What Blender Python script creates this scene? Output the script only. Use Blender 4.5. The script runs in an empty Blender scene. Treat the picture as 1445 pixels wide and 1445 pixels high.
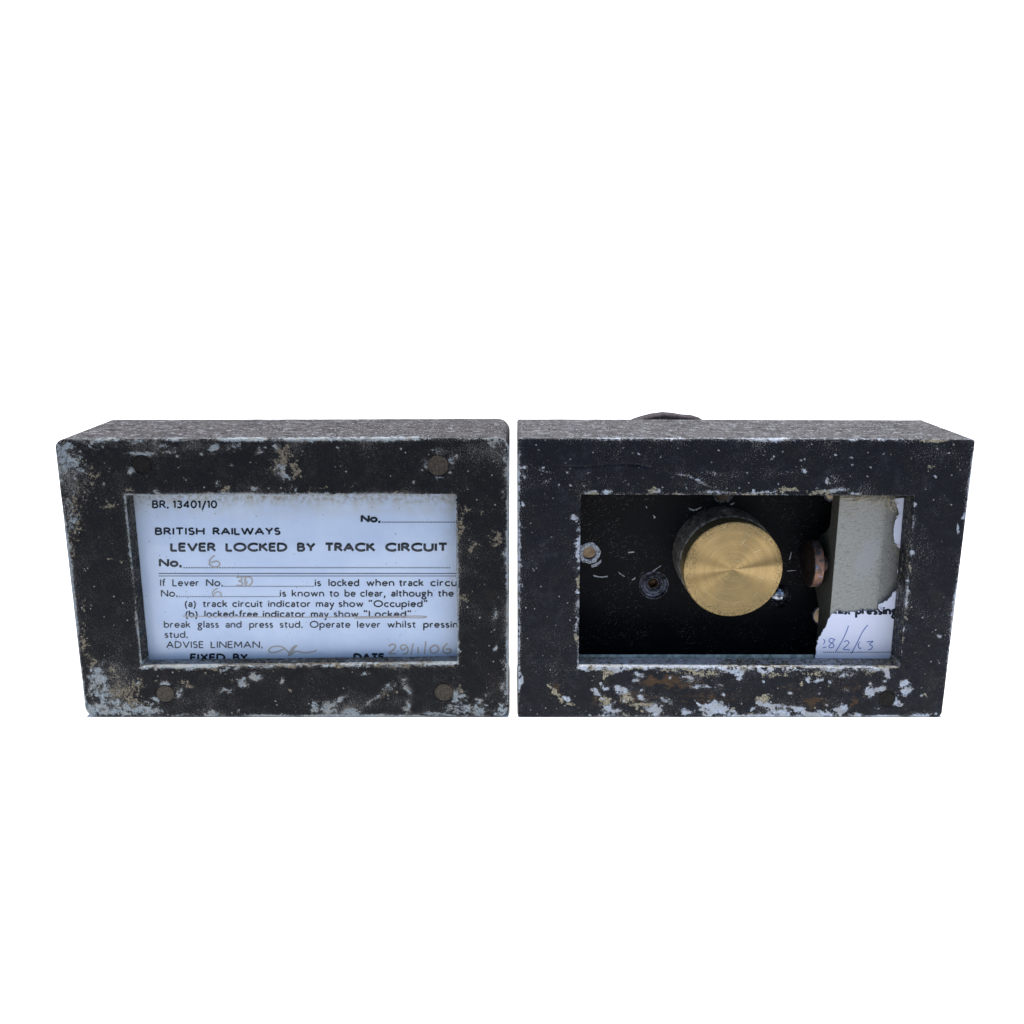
import bpy, bmesh, math, random
import numpy as np
random.seed(7); rng = np.random.default_rng(7)
C = bpy.context.scene.collection
R = math.radians

# ------------------------------------------------------------------ camera, sky, sun, exposure
F_PX, PITCH, DIST, CAM_H = 1368.0, R(14.2), 0.3147, 0.15453
sc = bpy.context.scene
cam_d = bpy.data.cameras.new('camera'); cam = bpy.data.objects.new('camera', cam_d); C.objects.link(cam)
cam.location = (0, -DIST, CAM_H); cam.rotation_euler = (R(90) - PITCH, 0, 0)
cam_d.sensor_width = 36; cam_d.lens = F_PX / 1445 * 36
cam_d.clip_start = 0.005; cam_d.clip_end = 500
sc.camera = cam

w = bpy.data.worlds.new('World'); sc.world = w; w.use_nodes = True
nt = w.node_tree; bg = nt.nodes['Background']
sky = nt.nodes.new('ShaderNodeTexSky'); sky.sky_type = 'NISHITA'; sky.sun_disc = False
sky.sun_elevation = R(88.5); sky.sun_rotation = R(180); sky.air_density = 1.0; sky.dust_density = 1.6; sky.ozone_density = 1.2
nt.links.new(sky.outputs[0], bg.inputs[0]); bg.inputs[1].default_value = 0.11
sun_d = bpy.data.lights.new('sun', 'SUN'); sun_d.energy = 3.4; sun_d.angle = R(0.5); sun_d.color = (1, 0.965, 0.91)
sun = bpy.data.objects.new('sun', sun_d); C.objects.link(sun)
sun.rotation_euler = (R(2.0), 0, 0)       # almost overhead, a little in front of the boxes
sc.view_settings.view_transform = 'Standard'; sc.view_settings.look = 'None'
sc.view_settings.exposure = 0.68; sc.view_settings.gamma = 1

# ------------------------------------------------------------------ helpers
MM = 0.001
def at(u, v, Y=0.0):
    """photo pixel -> (X, Z) on the vertical plane at depth Y (metres)"""
    x = (np.asarray(u, float) - 722.5) / F_PX; y = -(np.asarray(v, float) - 722.5) / F_PX
    t = (Y + DIST) / (math.cos(PITCH) + y * math.sin(PITCH))
    return x * t, CAM_H + t * (y * math.cos(PITCH) - math.sin(PITCH))
def px(X, Z, Y=0.0):
    dy, dz = Y + DIST, np.asarray(Z) - CAM_H
    zc = dy * math.cos(PITCH) - dz * math.sin(PITCH)
    yc = dy * math.sin(PITCH) + dz * math.cos(PITCH)
    return 722.5 + F_PX * np.asarray(X) / zc, 722.5 - F_PX * yc / zc

def h3(ix, iy, iz, seed):
    n = (ix * 374761393 + iy * 668265263 + iz * 2147483647 + seed * 1274126177) & 0xffffffff
    n = ((n ^ (n >> 13)) * 1274126177) & 0xffffffff
    return ((n ^ (n >> 16)) & 0xffffff) / 0xffffff
def vnoise(P, scale, seed=0):
    q = P * scale; i = np.floor(q).astype(np.int64); f = q - i; f = f * f * (3 - 2 * f)
    out = 0
    for dx in (0, 1):
        for dy in (0, 1):
            for dz in (0, 1):
                wt = (f[:, 0] if dx else 1 - f[:, 0]) * (f[:, 1] if dy else 1 - f[:, 1]) * (f[:, 2] if dz else 1 - f[:, 2])
                out = out + wt * h3(i[:, 0] + dx, i[:, 1] + dy, i[:, 2] + dz, seed)
    return out - 0.5
def fbm(P, scale, octv=4, seed=0):
    s = 0; a = 1
    for k in range(octv):
        s = s + a * vnoise(P, scale * 2 ** k, seed + k * 17); a *= 0.55
    return s

def link(name, me, mat=None, parent=None, loc=(0, 0, 0)):
    o = bpy.data.objects.new(name, me); C.objects.link(o)
    if mat: me.materials.append(mat)
    if parent: o.parent = parent
    o.location = loc
    return o
def mesh_np(name, V, Fq, smooth=True):
    me = bpy.data.meshes.new(name); V = np.asarray(V, np.float32); Fq = np.asarray(Fq, np.int32)
    n = Fq.shape[1]
    me.vertices.add(len(V)); me.vertices.foreach_set('co', V.ravel())
    me.loops.add(Fq.size); me.loops.foreach_set('vertex_index', Fq.ravel())
    me.polygons.add(len(Fq)); me.polygons.foreach_set('loop_start', np.arange(0, Fq.size, n, dtype=np.int32))
    me.polygons.foreach_set('loop_total', np.full(len(Fq), n, np.int32))
    me.update(calc_edges=True)
    if smooth: me.polygons.foreach_set('use_smooth', np.ones(len(Fq), bool))
    return me
def empty(name, loc, label, cat, group=None):
    o = bpy.data.objects.new(name, None); C.objects.link(o); o.location = loc; o.empty_display_size = 0.02
    o['label'] = label; o['category'] = cat
    if group: o['group'] = group
    return o
def from_bm(name, bm, mat, parent=None, loc=(0, 0, 0), smooth=False, bevel=0, seg=2):
    if bevel:
        es = [e for e in bm.edges if len(e.link_faces) == 2 and e.calc_face_angle(0) > 0.6]
        bmesh.ops.bevel(bm, geom=es, offset=bevel, segments=seg, affect='EDGES', profile=0.5)
    bmesh.ops.recalc_face_normals(bm, faces=bm.faces)
    me = bpy.data.meshes.new(name); bm.to_mesh(me); bm.free()
    if smooth: me.polygons.foreach_set('use_smooth', np.ones(len(me.polygons), bool))
    return link(name, me, mat, parent, loc)
def lathe(name, prof, mat, parent, centre, axis='Y', seg=96, jitter=0.0, smooth=True):
    """prof: list of (radius, along) ; revolve round an axis through centre"""
    V = []; n = len(prof)
    for k in range(seg):
        a = 2 * math.pi * k / seg
        for (r, t) in prof:
            rr = r * (1 + jitter * math.sin(3 * a + t * 900) * 0.5)
            V.append((rr * math.cos(a), t, rr * math.sin(a)) if axis == 'Y' else (t, rr * math.cos(a), rr * math.sin(a)))
    Fq = [(k * n + j, k * n + j + 1, ((k + 1) % seg) * n + j + 1, ((k + 1) % seg) * n + j) for k in range(seg) for j in range(n - 1)]
    me = bpy.data.meshes.new(name); me.from_pydata(V, [], Fq); me.update()
    bm = bmesh.new(); bm.from_mesh(me)
    bmesh.ops.remove_doubles(bm, verts=bm.verts, dist=1e-6)
    bmesh.ops.recalc_face_normals(bm, faces=bm.faces)
    if smooth:
        for f in bm.faces: f.smooth = True
        for e in bm.edges:
            if len(e.link_faces) == 2 and e.calc_face_angle(0) > 0.5: e.smooth = False
    bm.to_mesh(me); bm.free()
    return link(name, me, mat, parent, centre)

# ------------------------------------------------------------------ material helpers
class NT:
    def __init__(s, name, scale=1000.0):
        s.m = bpy.data.materials.new(name); s.m.use_nodes = True; s.t = s.m.node_tree
        s.b = s.t.nodes['Principled BSDF']
        s.co = s.t.nodes.new('ShaderNodeTexCoord')
        mp = s.n('ShaderNodeVectorMath', operation='SCALE'); s.t.links.new(s.co.outputs['Object'], mp.inputs[0]); mp.inputs['Scale'].default_value = scale
        s.P = mp.outputs[0]                                   # object space in millimetres
    def n(s, typ, **kw):
        nd = s.t.nodes.new(typ)
        for k, v in kw.items(): setattr(nd, k, v)
        return nd
    def set(s, sock, v):
        if isinstance(v, bpy.types.NodeSocket): s.t.links.new(v, sock)
        elif isinstance(v, (tuple, list)) and len(v) == 3 and sock.type == 'RGBA': sock.default_value = (*v, 1)
        else: sock.default_value = v
    def math(s, op, a, b=None, c=None, clamp=False):
        nd = s.n('ShaderNodeMath', operation=op, use_clamp=clamp)
        s.set(nd.inputs[0], a)
        if b is not None: s.set(nd.inputs[1], b)
        if c is not None: s.set(nd.inputs[2], c)
        return nd.outputs[0]
    def scaled(s, v3, rot=(0, 0, 0)):
        r0 = s.n('ShaderNodeMapping'); s.t.links.new(s.P, r0.inputs[0]); r0.inputs['Rotation'].default_value = rot
        mp = s.n('ShaderNodeMapping'); s.t.links.new(r0.outputs[0], mp.inputs[0]); mp.inputs['Scale'].default_value = v3
        return mp.outputs[0]
    def noise(s, scale, detail=4, rough=0.6, vec=None, dist=0.0):
        nd = s.n('ShaderNodeTexNoise'); s.t.links.new(vec if vec is not None else s.P, nd.inputs['Vector'])
        nd.inputs['Scale'].default_value = scale; nd.inputs['Detail'].default_value = detail; nd.inputs['Roughness'].default_value = rough
        nd.inputs['Distortion'].default_value = dist
        return nd.outputs['Fac']
    def vor(s, scale, vec=None, out='Distance', feature='F1'):
        nd = s.n('ShaderNodeTexVoronoi', feature=feature); s.t.links.new(vec if vec is not None else s.P, nd.inputs['Vector']); nd.inputs['Scale'].default_value = scale
        return nd.outputs[out]
    def step(s, v, lo, hi):
        nd = s.n('ShaderNodeMapRange', interpolation_type='SMOOTHSTEP'); s.set(nd.inputs[0], v)
        nd.inputs[1].default_value = lo; nd.inputs[2].default_value = hi
        return nd.outputs[0]
    def mix(s, f, a, b):
        nd = s.n('ShaderNodeMix', data_type='RGBA'); s.set(nd.inputs[0], f)
        ca = [i for i in nd.inputs if i.type == 'RGBA']; s.set(ca[0], a); s.set(ca[1], b)
        return [o for o in nd.outputs if o.type == 'RGBA'][0]
    def fmix(s, f, a, b):
        nd = s.n('ShaderNodeMix', data_type='FLOAT'); s.set(nd.inputs[0], f); s.set(nd.inputs[2], a); s.set(nd.inputs[3], b)
        return nd.outputs[0]
    def bump(s, h, dist=0.0001, strength=1.0):
        nd = s.n('ShaderNodeBump'); s.set(nd.inputs['Height'], h); nd.inputs['Distance'].default_value = dist; nd.inputs['Strength'].default_value = strength
        s.t.links.new(nd.outputs[0], s.b.inputs['Normal'])
    def fin(s, col=None, rough=None, metal=None, spec=None):
        for nm, v in (('Base Color', col), ('Roughness', rough), ('Metallic', metal), ('Specular IOR Level', spec)):
            if v is not None: s.set(s.b.inputs[nm], v)
        return s.m

def casing_mat(name, kind):
    s = NT(name)
    at_ = s.n('ShaderNodeAttribute', attribute_name='wear'); sp = s.n('ShaderNodeSeparateColor'); s.t.links.new(at_.outputs['Color'], sp.inputs[0])
    chip, tan, rust = sp.outputs[0], sp.outputs[1], sp.outputs[2]; top = at_.outputs['Alpha']
    n1 = s.noise(0.62, 9, 0.74, dist=0.5); n2 = s.noise(2.3, 5, 0.75); n3 = s.noise(0.09, 3, 0.5)
    v = s.math('ADD', chip, s.math('MULTIPLY', s.math('SUBTRACT', n1, 0.5), 2.7))
    v = s.math('ADD', v, s.math('MULTIPLY', s.math('SUBTRACT', n2, 0.5), 1.5))
    m_chip = s.step(v, 0.54, 0.66)
    vt = s.math('ADD', tan, s.math('MULTIPLY', s.math('SUBTRACT', s.noise(0.75, 9, 0.78), 0.5), 3.2))
    m_tan = s.step(vt, 0.48, 0.66)
    # short slanted specks left by dust in the paint
    if kind == 'left':
        sv = s.scaled((1.0, 1.0, 2.4), (0, R(28), 0))
    else:
        sv = s.scaled((1.0, 1.0, 1.6), (0, R(-20), 0))
    spk = s.noise(2.5 if kind == 'left' else 2.2, 4, 0.8, vec=sv)
    zone = s.math('MULTIPLY', s.math('SUBTRACT', n3, 0.5), 0.22)
    m_spk = s.step(s.math('ADD', s.math('ADD', spk, zone), s.math('MULTIPLY', chip, 0.10)), 0.588 if kind == 'left' else 0.600, 0.65)
    v2 = s.vor(0.55); big = s.math('MULTIPLY', s.step(v2, 0.22, 0.10), s.step(s.noise(0.5, 2, 0.5), 0.56, 0.62))
    # colours
    paint = s.mix(s.noise(0.25, 5, 0.7), (0.0016, 0.0018, 0.003), (0.0085, 0.009, 0.012)) if kind == 'left' else \
            s.mix(s.noise(0.22, 5, 0.7), (0.0008, 0.0014, 0.003), (0.0065, 0.0085, 0.015))
    haze_ = s.math('MULTIPLY', s.step(s.noise(0.16, 6, 0.75, dist=.4), 0.5, 0.72), 0.55); paint = s.mix(haze_, paint, (0.030, 0.033, 0.042) if kind == 'right' else (0.024, 0.023, 0.023))
    paint = s.mix(s.math('MULTIPLY', s.step(s.noise(0.12, 4, 0.6), 0.52, 0.7), 0.5), paint, (0.013, 0.011, 0.010))
    grey = s.mix(s.step(s.noise(1.3, 7, 0.8), .3, .7), (0.085, 0.10, 0.11), (0.42, 0.48, 0.52)) if kind == 'left' else s.mix(s.step(s.noise(1.2, 7, 0.8), .3, .7), (0.17, 0.20, 0.25), (0.62, 0.68, 0.78))
    grey = s.mix(s.math('MULTIPLY', s.step(s.noise(0.3, 4, 0.6), 0.45, 0.6), 0.55), grey, (0.30, 0.285, 0.25))
    tancol = s.mix(s.step(s.noise(1.5, 6, 0.8), .3, .7), (0.030, 0.024, 0.018), (0.26, 0.225, 0.165) if kind == 'left' else (0.44, 0.40, 0.29))
    rustcol = s.mix(s.noise(0.8, 5, 0.7), (0.012, 0.008, 0.006), (0.10, 0.055, 0.023))
    vr = s.math('ADD', rust, s.math('MULTIPLY', s.math('SUBTRACT', s.noise(0.8, 7, 0.7, vec=s.scaled((0.5, 1, 1.6))), 0.5), 2.2))
    m_rust = s.step(vr, 0.28, 0.70)
    spkcol = s.mix(s.noise(2.2, 2, 0.5), (0.26, 0.22, 0.16), (0.62, 0.62, 0.62))
    c = s.mix(s.math('MULTIPLY', m_rust, 0.9), paint, rustcol)
    c = s.mix(s.math('MULTIPLY', m_spk, 0.85), c, spkcol)
    c = s.mix(s.math('MULTIPLY', big, 0.6), c, spkcol)
    c = s.mix(m_tan, c, tancol)
    c = s.mix(m_chip, c, grey)
    # upper face: settled grime over grey metal, grainy
    gv = s.scaled((0.7, 1.0, 1.0))
    grain = s.math('ADD', s.math('MULTIPLY', s.noise(1.0, 5, 0.9, vec=s.scaled((1.3, .40, 1.0))), .65), s.math('MULTIPLY', s.noise(.25, 5, .8, vec=s.scaled((.7, 1.2, 1))), .35))
    if kind == 'left':
        tcol = s.mix(s.step(grain, 0.42, 0.60), (0.004, 0.0035, 0.004), (0.115, 0.105, 0.108))
    else:
        tcol = s.mix(s.step(grain, 0.41, 0.60), (0.008, 0.0075, 0.008), (0.135, 0.13, 0.132))
    tcol = s.mix(s.math('MULTIPLY', s.step(s.noise(0.16, 5, 0.65, vec=s.scaled((0.6, 1.2, 1))), 0.42, 0.62), 0.6), tcol, (0.090, 0.086, 0.084))
    tcol = s.mix(s.math('MULTIPLY', s.step(s.noise(0.13, 6, 0.7, vec=s.scaled((0.5, 1.2, 1)), dist=.5), 0.50, 0.62), 0.6), tcol, (0.035, 0.031, 0.032))
    tcol = s.mix(s.math('MULTIPLY', s.step(s.noise(0.35, 6, 0.7, vec=s.scaled((0.7, 0.9, 1))), 0.56, 0.64), 0.75), tcol, (0.24, 0.245, 0.26))
    tcol = s.mix(s.math('MULTIPLY', s.step(s.math('ADD', rust, s.math('MULTIPLY', s.math('SUBTRACT', s.noise(.3, 5, .75, vec=s.scaled((.6, 1.3, 1))), 0.5), 2.4)), 0.42, 0.85), 0.6), tcol, (0.045, 0.030, 0.085))
    glit = s.step(s.noise(1.3, 3, .8, vec=s.scaled((1.4, .42, 1))), .585, .66); tcol = s.mix(s.math('MULTIPLY', glit, .8), tcol, (0.40, 0.40, 0.43))
    tcol = s.mix(m_chip, tcol, s.mix(0.35, grey, (0.6, 0.64, 0.68)))
    c = s.mix(s.step(top, 0.25, 0.75), c, tcol)
    rough = s.fmix(m_chip, s.fmix(s.step(s.noise(0.5, 5, .7), .35, .65), 0.34, 0.66), 0.62)
    rough = s.fmix(top, rough, 0.8)
    lump = s.noise(0.75 if kind == 'left' else 0.6, 5, 0.62)
    h = s.math('ADD', s.math('MULTIPLY', m_chip, -0.10), s.math('MULTIPLY', lump, 0.22))
    h = s.math('ADD', h, s.math('MULTIPLY', m_tan, -0.05)); h = s.math('ADD', h, s.math('MULTIPLY', m_spk, 0.06))
    h = s.math('ADD', h, s.math('MULTIPLY', s.noise(3.0, 4, 0.75), 0.10))
    s.bump(h, 0.001, 1.0)
    return s.fin(c, rough, 0.0, 0.10 if kind == 'left' else 0.14)

def simple(name, c1, c2, sc_=1.0, rough=(0.4, 0.6), metal=0.0, spec=0.5, bump=0.05, bscale=1.5, detail=5):
    s = NT(name); n = s.noise(sc_, detail, 0.65)
    col = s.mix(s.step(n, 0.35, 0.65), c1, c2); r = s.fmix(s.noise(sc_ * 1.7, 4, 0.6), *rough)
    if bump: s.bump(s.math('MULTIPLY', s.noise(bscale, 5, 0.65), bump), 0.001)
    return s.fin(col, r, metal, spec)

# ------------------------------------------------------------------ backdrop
s = NT('white_sweep', 1.0); M_WHITE = s.fin((0.86, 0.86, 0.86), 0.9, 0, 0.1)
prof = [(-0.205, 0), (-0.1, 0), (0, 0), (0.6, 0), (1.0, 0)]  # front edge stops short, out of view, to cut bounce on the cases
for k in range(1, 13):
    a = R(33) * k / 12; prof.append((1.0 + 1.5 * math.sin(a), 1.5 * (1 - math.cos(a))))
y0, z0 = prof[-1]; prof.append((y0 + 4.0 * math.cos(R(33)), z0 + 4.0 * math.sin(R(33))))
V = []; Fq = []
for i, (y, z) in enumerate(prof):
    V += [(-6, y, z), (6, y, z)]
    if i: Fq.append((2 * i - 2, 2 * i - 1, 2 * i + 1, 2 * i))
bd = link('backdrop', mesh_np('backdrop', V, Fq), M_WHITE); bd['kind'] = 'structure'
s = NT('added_dark_ground', 1.0); M_GND = s.fin(s.mix(s.noise(3, 5, .6), (0.07, 0.068, 0.065), (0.13, 0.125, 0.12)), .9, 0, .2)  # unseen dark ground, added to cut bounce and darken the brass reflections
gd = link('ground', mesh_np('ground', [(-120, -120, 0), (120, -120, 0), (120, 120, 0), (-120, 120, 0)], [(0, 1, 2, 3)]), M_GND); gd['kind'] = 'structure'

# ------------------------------------------------------------------ casing: a lofted picture-frame of cast metal
def rrect(n_side, n_corner, quad, radii):
    """closed loop of points round a quad (BL, BR, TR, TL) with rounded corners; same count for every quad"""
    q = [np.array(p, float) for p in quad]; pts = []
    for k in range(4):
        p0, p1, p2 = q[k - 1], q[k], q[(k + 1) % 4]; r = radii[k]
        a = p1 + (p0 - p1) / np.linalg.norm(p0 - p1) * r; b = p1 + (p2 - p1) / np.linalg.norm(p2 - p1) * r
        for j in range(n_corner):
            t = j / n_corner; pts.append((1 - t) ** 2 * a * 1 + 2 * t * (1 - t) * p1 + t * t * b) if False else None
            th = t * math.pi / 2; c0 = a + b - p1
            pts.append(c0 + (b - c0) * math.sin(th) * 1.0 + (a - c0) * math.cos(th)) if True else None
        rn = radii[(k + 1) % 4]; e = p2 + (p1 - p2) / np.linalg.norm(p1 - p2) * rn
        for j in range(n_side[k]):
            t = j / n_side[k]; pts.append(b + (e - b) * t)
    return np.array([p for p in pts if p is not None])

D_BOX = 42.7 * MM
def casing(name, mat, parent, outer, o_rad, opening, lip, origin, blobs, holes, edge_gain, kind, grooves=()):
    ns = (300, 190, 300, 190); nc = 16
    inner_r = [0.5 * MM] * 4
    wall = 4 * MM
    cav = [(outer[0][0] + wall, outer[0][1] + wall), (outer[1][0] - wall, outer[1][1] + wall), (outer[2][0] - wall, outer[2][1] - wall), (outer[3][0] + wall, outer[3][1] - wall)]
    LO = rrect(ns, nc, outer, o_rad); LI = rrect(ns, nc, opening, inner_r); LC = rrect(ns, nc, cav, [2 * MM] * 4)
    N = len(LO); rows = []
    nr = lambda A: A / np.linalg.norm(A, axis=1, keepdims=True)
    rows.append((LC, 36 * MM)); rows.append((LC, lip)); rows.append((LI * 0.15 + LC * 0.85, lip))
    rows.append((LI, lip))
    bi, bo = 0.35 * MM, 0.55 * MM
    dirn = nr(LO - LI); L = np.linalg.norm(LO - LI, axis=1, keepdims=True)
    for k in range(1, 14): rows.append((LI, lip + (bi - lip) * k / 13))
    for a in (30, 60): rows.append((LI + dirn * bi * (1 - math.cos(R(a))), bi * (1 - math.sin(R(a)))))
    nf = 64
    for k in range(nf + 1):
        rows.append((LI + dirn * (bi + (L - bi - bo) * k / nf), 0.0))
    for a in (22, 45, 68): rows.append((LO - dirn * bo * (1 - math.sin(R(a))), bo * (1 - math.cos(R(a)))))
    for k in range(0, 33): rows.append((LO, bo + (D_BOX - 0.8 * MM - bo) * k / 32))
    rows.append((LO - dirn * 0.25 * MM, D_BOX - 0.2 * MM)); rows.append((LO - dirn * 0.8 * MM, D_BOX)); rows.append((LC, D_BOX)); rows.append((LC, 36 * MM))
    V = np.concatenate([np.column_stack([p[:, 0], np.full(N, y), p[:, 1]]) for p, y in rows])
    nrow = len(rows); i = np.arange(N); j = (i + 1) % N
    Fq = np.concatenate([np.column_stack([r * N + i, r * N + j, (r + 1) * N + j, (r + 1) * N + i]) for r in range(nrow - 1)])
    # distances to the two front arrises
    X, Y, Z = V[:, 0], V[:, 1], V[:, 2]
    rowi = np.repeat(np.arange(nrow), N); LL = np.tile(L[:, 0], nrow)
    f0 = 4 + 13 + 2; kf = np.clip((rowi - f0) / nf, 0, 1)
    d_in = kf * LL; d_out = (1 - kf) * LL
    front = (rowi >= f0 - 2) & (rowi <= f0 + nf + 3); side = rowi > f0 + nf + 3; inn = rowi < f0 - 2
    d_out = np.where(side, Y, d_out); d_in = np.where(inn, Y, d_in); d_out = np.where(inn, 9e-3, d_out); d_in = np.where(side, 9e-3, d_in)
    P = V.copy()
    n_a = fbm(P, 160, 4, 3); n_b = fbm(P, 420, 3, 9); n_c = fbm(P, 45, 3, 21)
    # relief: lumps in the casting, worn arrises
    disp = 0.10 * MM * n_a + 0.05 * MM * n_b
    near = np.exp(-np.minimum(d_in, d_out) / (0.7 * MM))
    disp -= near * 0.35 * MM * np.clip(n_a + 0.5 * n_b + 0.1, 0, 1)
    U, W = px(X, Z)                                            # front-plane coordinates for placed wear
    chip = np.full(len(V), -0.25); tan = np.full(len(V), -0.20); rust = np.full(len(V), -0.35)
    chip += edge_gain[0] * np.exp(-d_out / (1.1 * MM)) * (0.75 + 1.3 * n_c) + edge_gain[1] * np.exp(-d_in / (0.9 * MM)) * (0.8 + 1.1 * n_c)
    wu = 16 * fbm(P, 330, 5, 51) + 7 * fbm(P, 1100, 2, 57); wv = 13 * fbm(P, 330, 5, 77) + 6 * fbm(P, 1100, 2, 79)
    U0, W0 = U, W
    fb = front | inn
    for (u, v, ru, rv, ang, st, ch) in blobs:
        ca, sa = math.cos(R(ang)), math.sin(R(ang))
        wk = min(1.0, max(0.22, min(ru, rv) / 9)); du, dv = U + wu * wk - u, W + wv * wk - v
        ru, rv = ru * 1.12 + .4, rv * 1.12 + .4
        q = ((du * ca + dv * sa) / ru) ** 2 + ((-du * sa + dv * ca) / rv) ** 2
        g = st * np.exp(-q * 0.9)
        g = np.where(fb | (Y < 2.0 * MM), g, 0)
        g = np.where(inn, g * np.exp(-Y / (1.0 * MM)), g)
        if ch == 0: chip = np.maximum(chip, g - 0.25 + 0 * chip) if st > 0 else chip + g
        elif ch == 1: tan = np.maximum(tan, g - 0.2)
        else: rust = np.maximum(rust, g - 0.35)
    U, W = U0, W0
    nzi = np.tile(-nr(np.column_stack([(np.roll(LO, -1, 0) - np.roll(LO, 1, 0))[:, 1], -(np.roll(LO, -1, 0) - np.roll(LO, 1, 0))[:, 0]]))[:, 1], nrow)
    sill = (np.abs(Z - np.minimum(LI[0][1], LI[:, 1].min())) < 2.0 * MM)
    wallc = np.where(sill, 0.62 if kind == 'left' else 0.5, 0.12) + 0.6 * n_c + 0.25 * np.exp(-Y / (1.2 * MM))
    chip = np.where(inn, np.maximum(chip, wallc), chip); tan = np.where(inn, np.maximum(tan, np.where(sill, 0.55, 0.30)), tan)
    for (pl, gw, gd_) in grooves:
        for (p_, q_) in zip(pl, pl[1:]):
            e_ = np.array(q_, float) - np.array(p_, float); tt = np.clip(((U - p_[0]) * e_[0] + (W - p_[1]) * e_[1]) / (e_ @ e_), 0, 1)
            dd = np.hypot(U - p_[0] - tt * e_[0], W - p_[1] - tt * e_[1]); disp = np.where(front, disp - gd_ * np.exp(-(dd / gw) ** 2), disp)
    # countersunk fixing holes
    for (hx, hz, hr, hd) in holes:
        d = np.hypot(X - hx, Z - hz)
        disp = np.where(front & (d < hr), -hd, disp)
        disp = np.where(front & (d >= hr) & (d < hr * 1.12), disp + 0.06 * MM, disp)
    # normals by region, displaced outward
    nx = np.zeros(len(V)); ny = np.zeros(len(V)); nz = np.zeros(len(V))
    tan_ = np.roll(LO, -1, 0) - np.roll(LO, 1, 0); on = np.column_stack([tan_[:, 1], -tan_[:, 0]]); on = nr(on)
    if (on * (LO - LO.mean(0))).sum() < 0: on = -on
    onx, onz = np.tile(on[:, 0], nrow), np.tile(on[:, 1], nrow)
    ny[front] = -1; nx[side] = onx[side]; nz[side] = onz[side]; nx[inn] = -onx[inn]; nz[inn] = -onz[inn]
    live = (rowi >= 3) & (rowi < nrow - 4)
    disp = np.where(live, disp, 0)
    V[:, 0] += nx * disp; V[:, 1] += ny * disp; V[:, 2] += nz * disp
    up = side & (onz > 0.7)
    topm = np.where(up, 1.0, 0.0) * np.clip((Y - 0.3 * MM) / (1.2 * MM), 0, 1)
    if kind == 'right':
        purple = np.exp(-(((X - 0.0235) / 0.009) ** 2 + ((Y - 0.018) / 0.013) ** 2)); rust = np.where(up, purple * 0.55 - 0.05, rust)
    else:
        purple = np.exp(-(((X + 0.045) / 0.004) ** 2 + ((Y - 0.02) / 0.018) ** 2)); rust = np.where(up, purple * 0.2 - 0.1, rust)
    chip = np.where(up, np.where(Y < 7 * MM, 0.80 * np.exp(-Y / (4.5 * MM)) * (1 + 1.6 * n_c) + 0.0, -0.30), chip)
    org = np.array(origin); V = V - org
    me = mesh_np(name, V, Fq)
    ca_ = me.color_attributes.new('wear', 'FLOAT_COLOR', 'POINT')
    ca_.data.foreach_set('color', np.column_stack([chip, tan, rust, topm]).astype(np.float32).ravel())
    return link(name, me, mat, parent)

def quad(pts): return [tuple(float(c) for c in at(u, v)) for (u, v) in pts]
H_BOX = float(at(722, 620)[1]); Z_BASE = float(at(722, 1012)[1])

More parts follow.
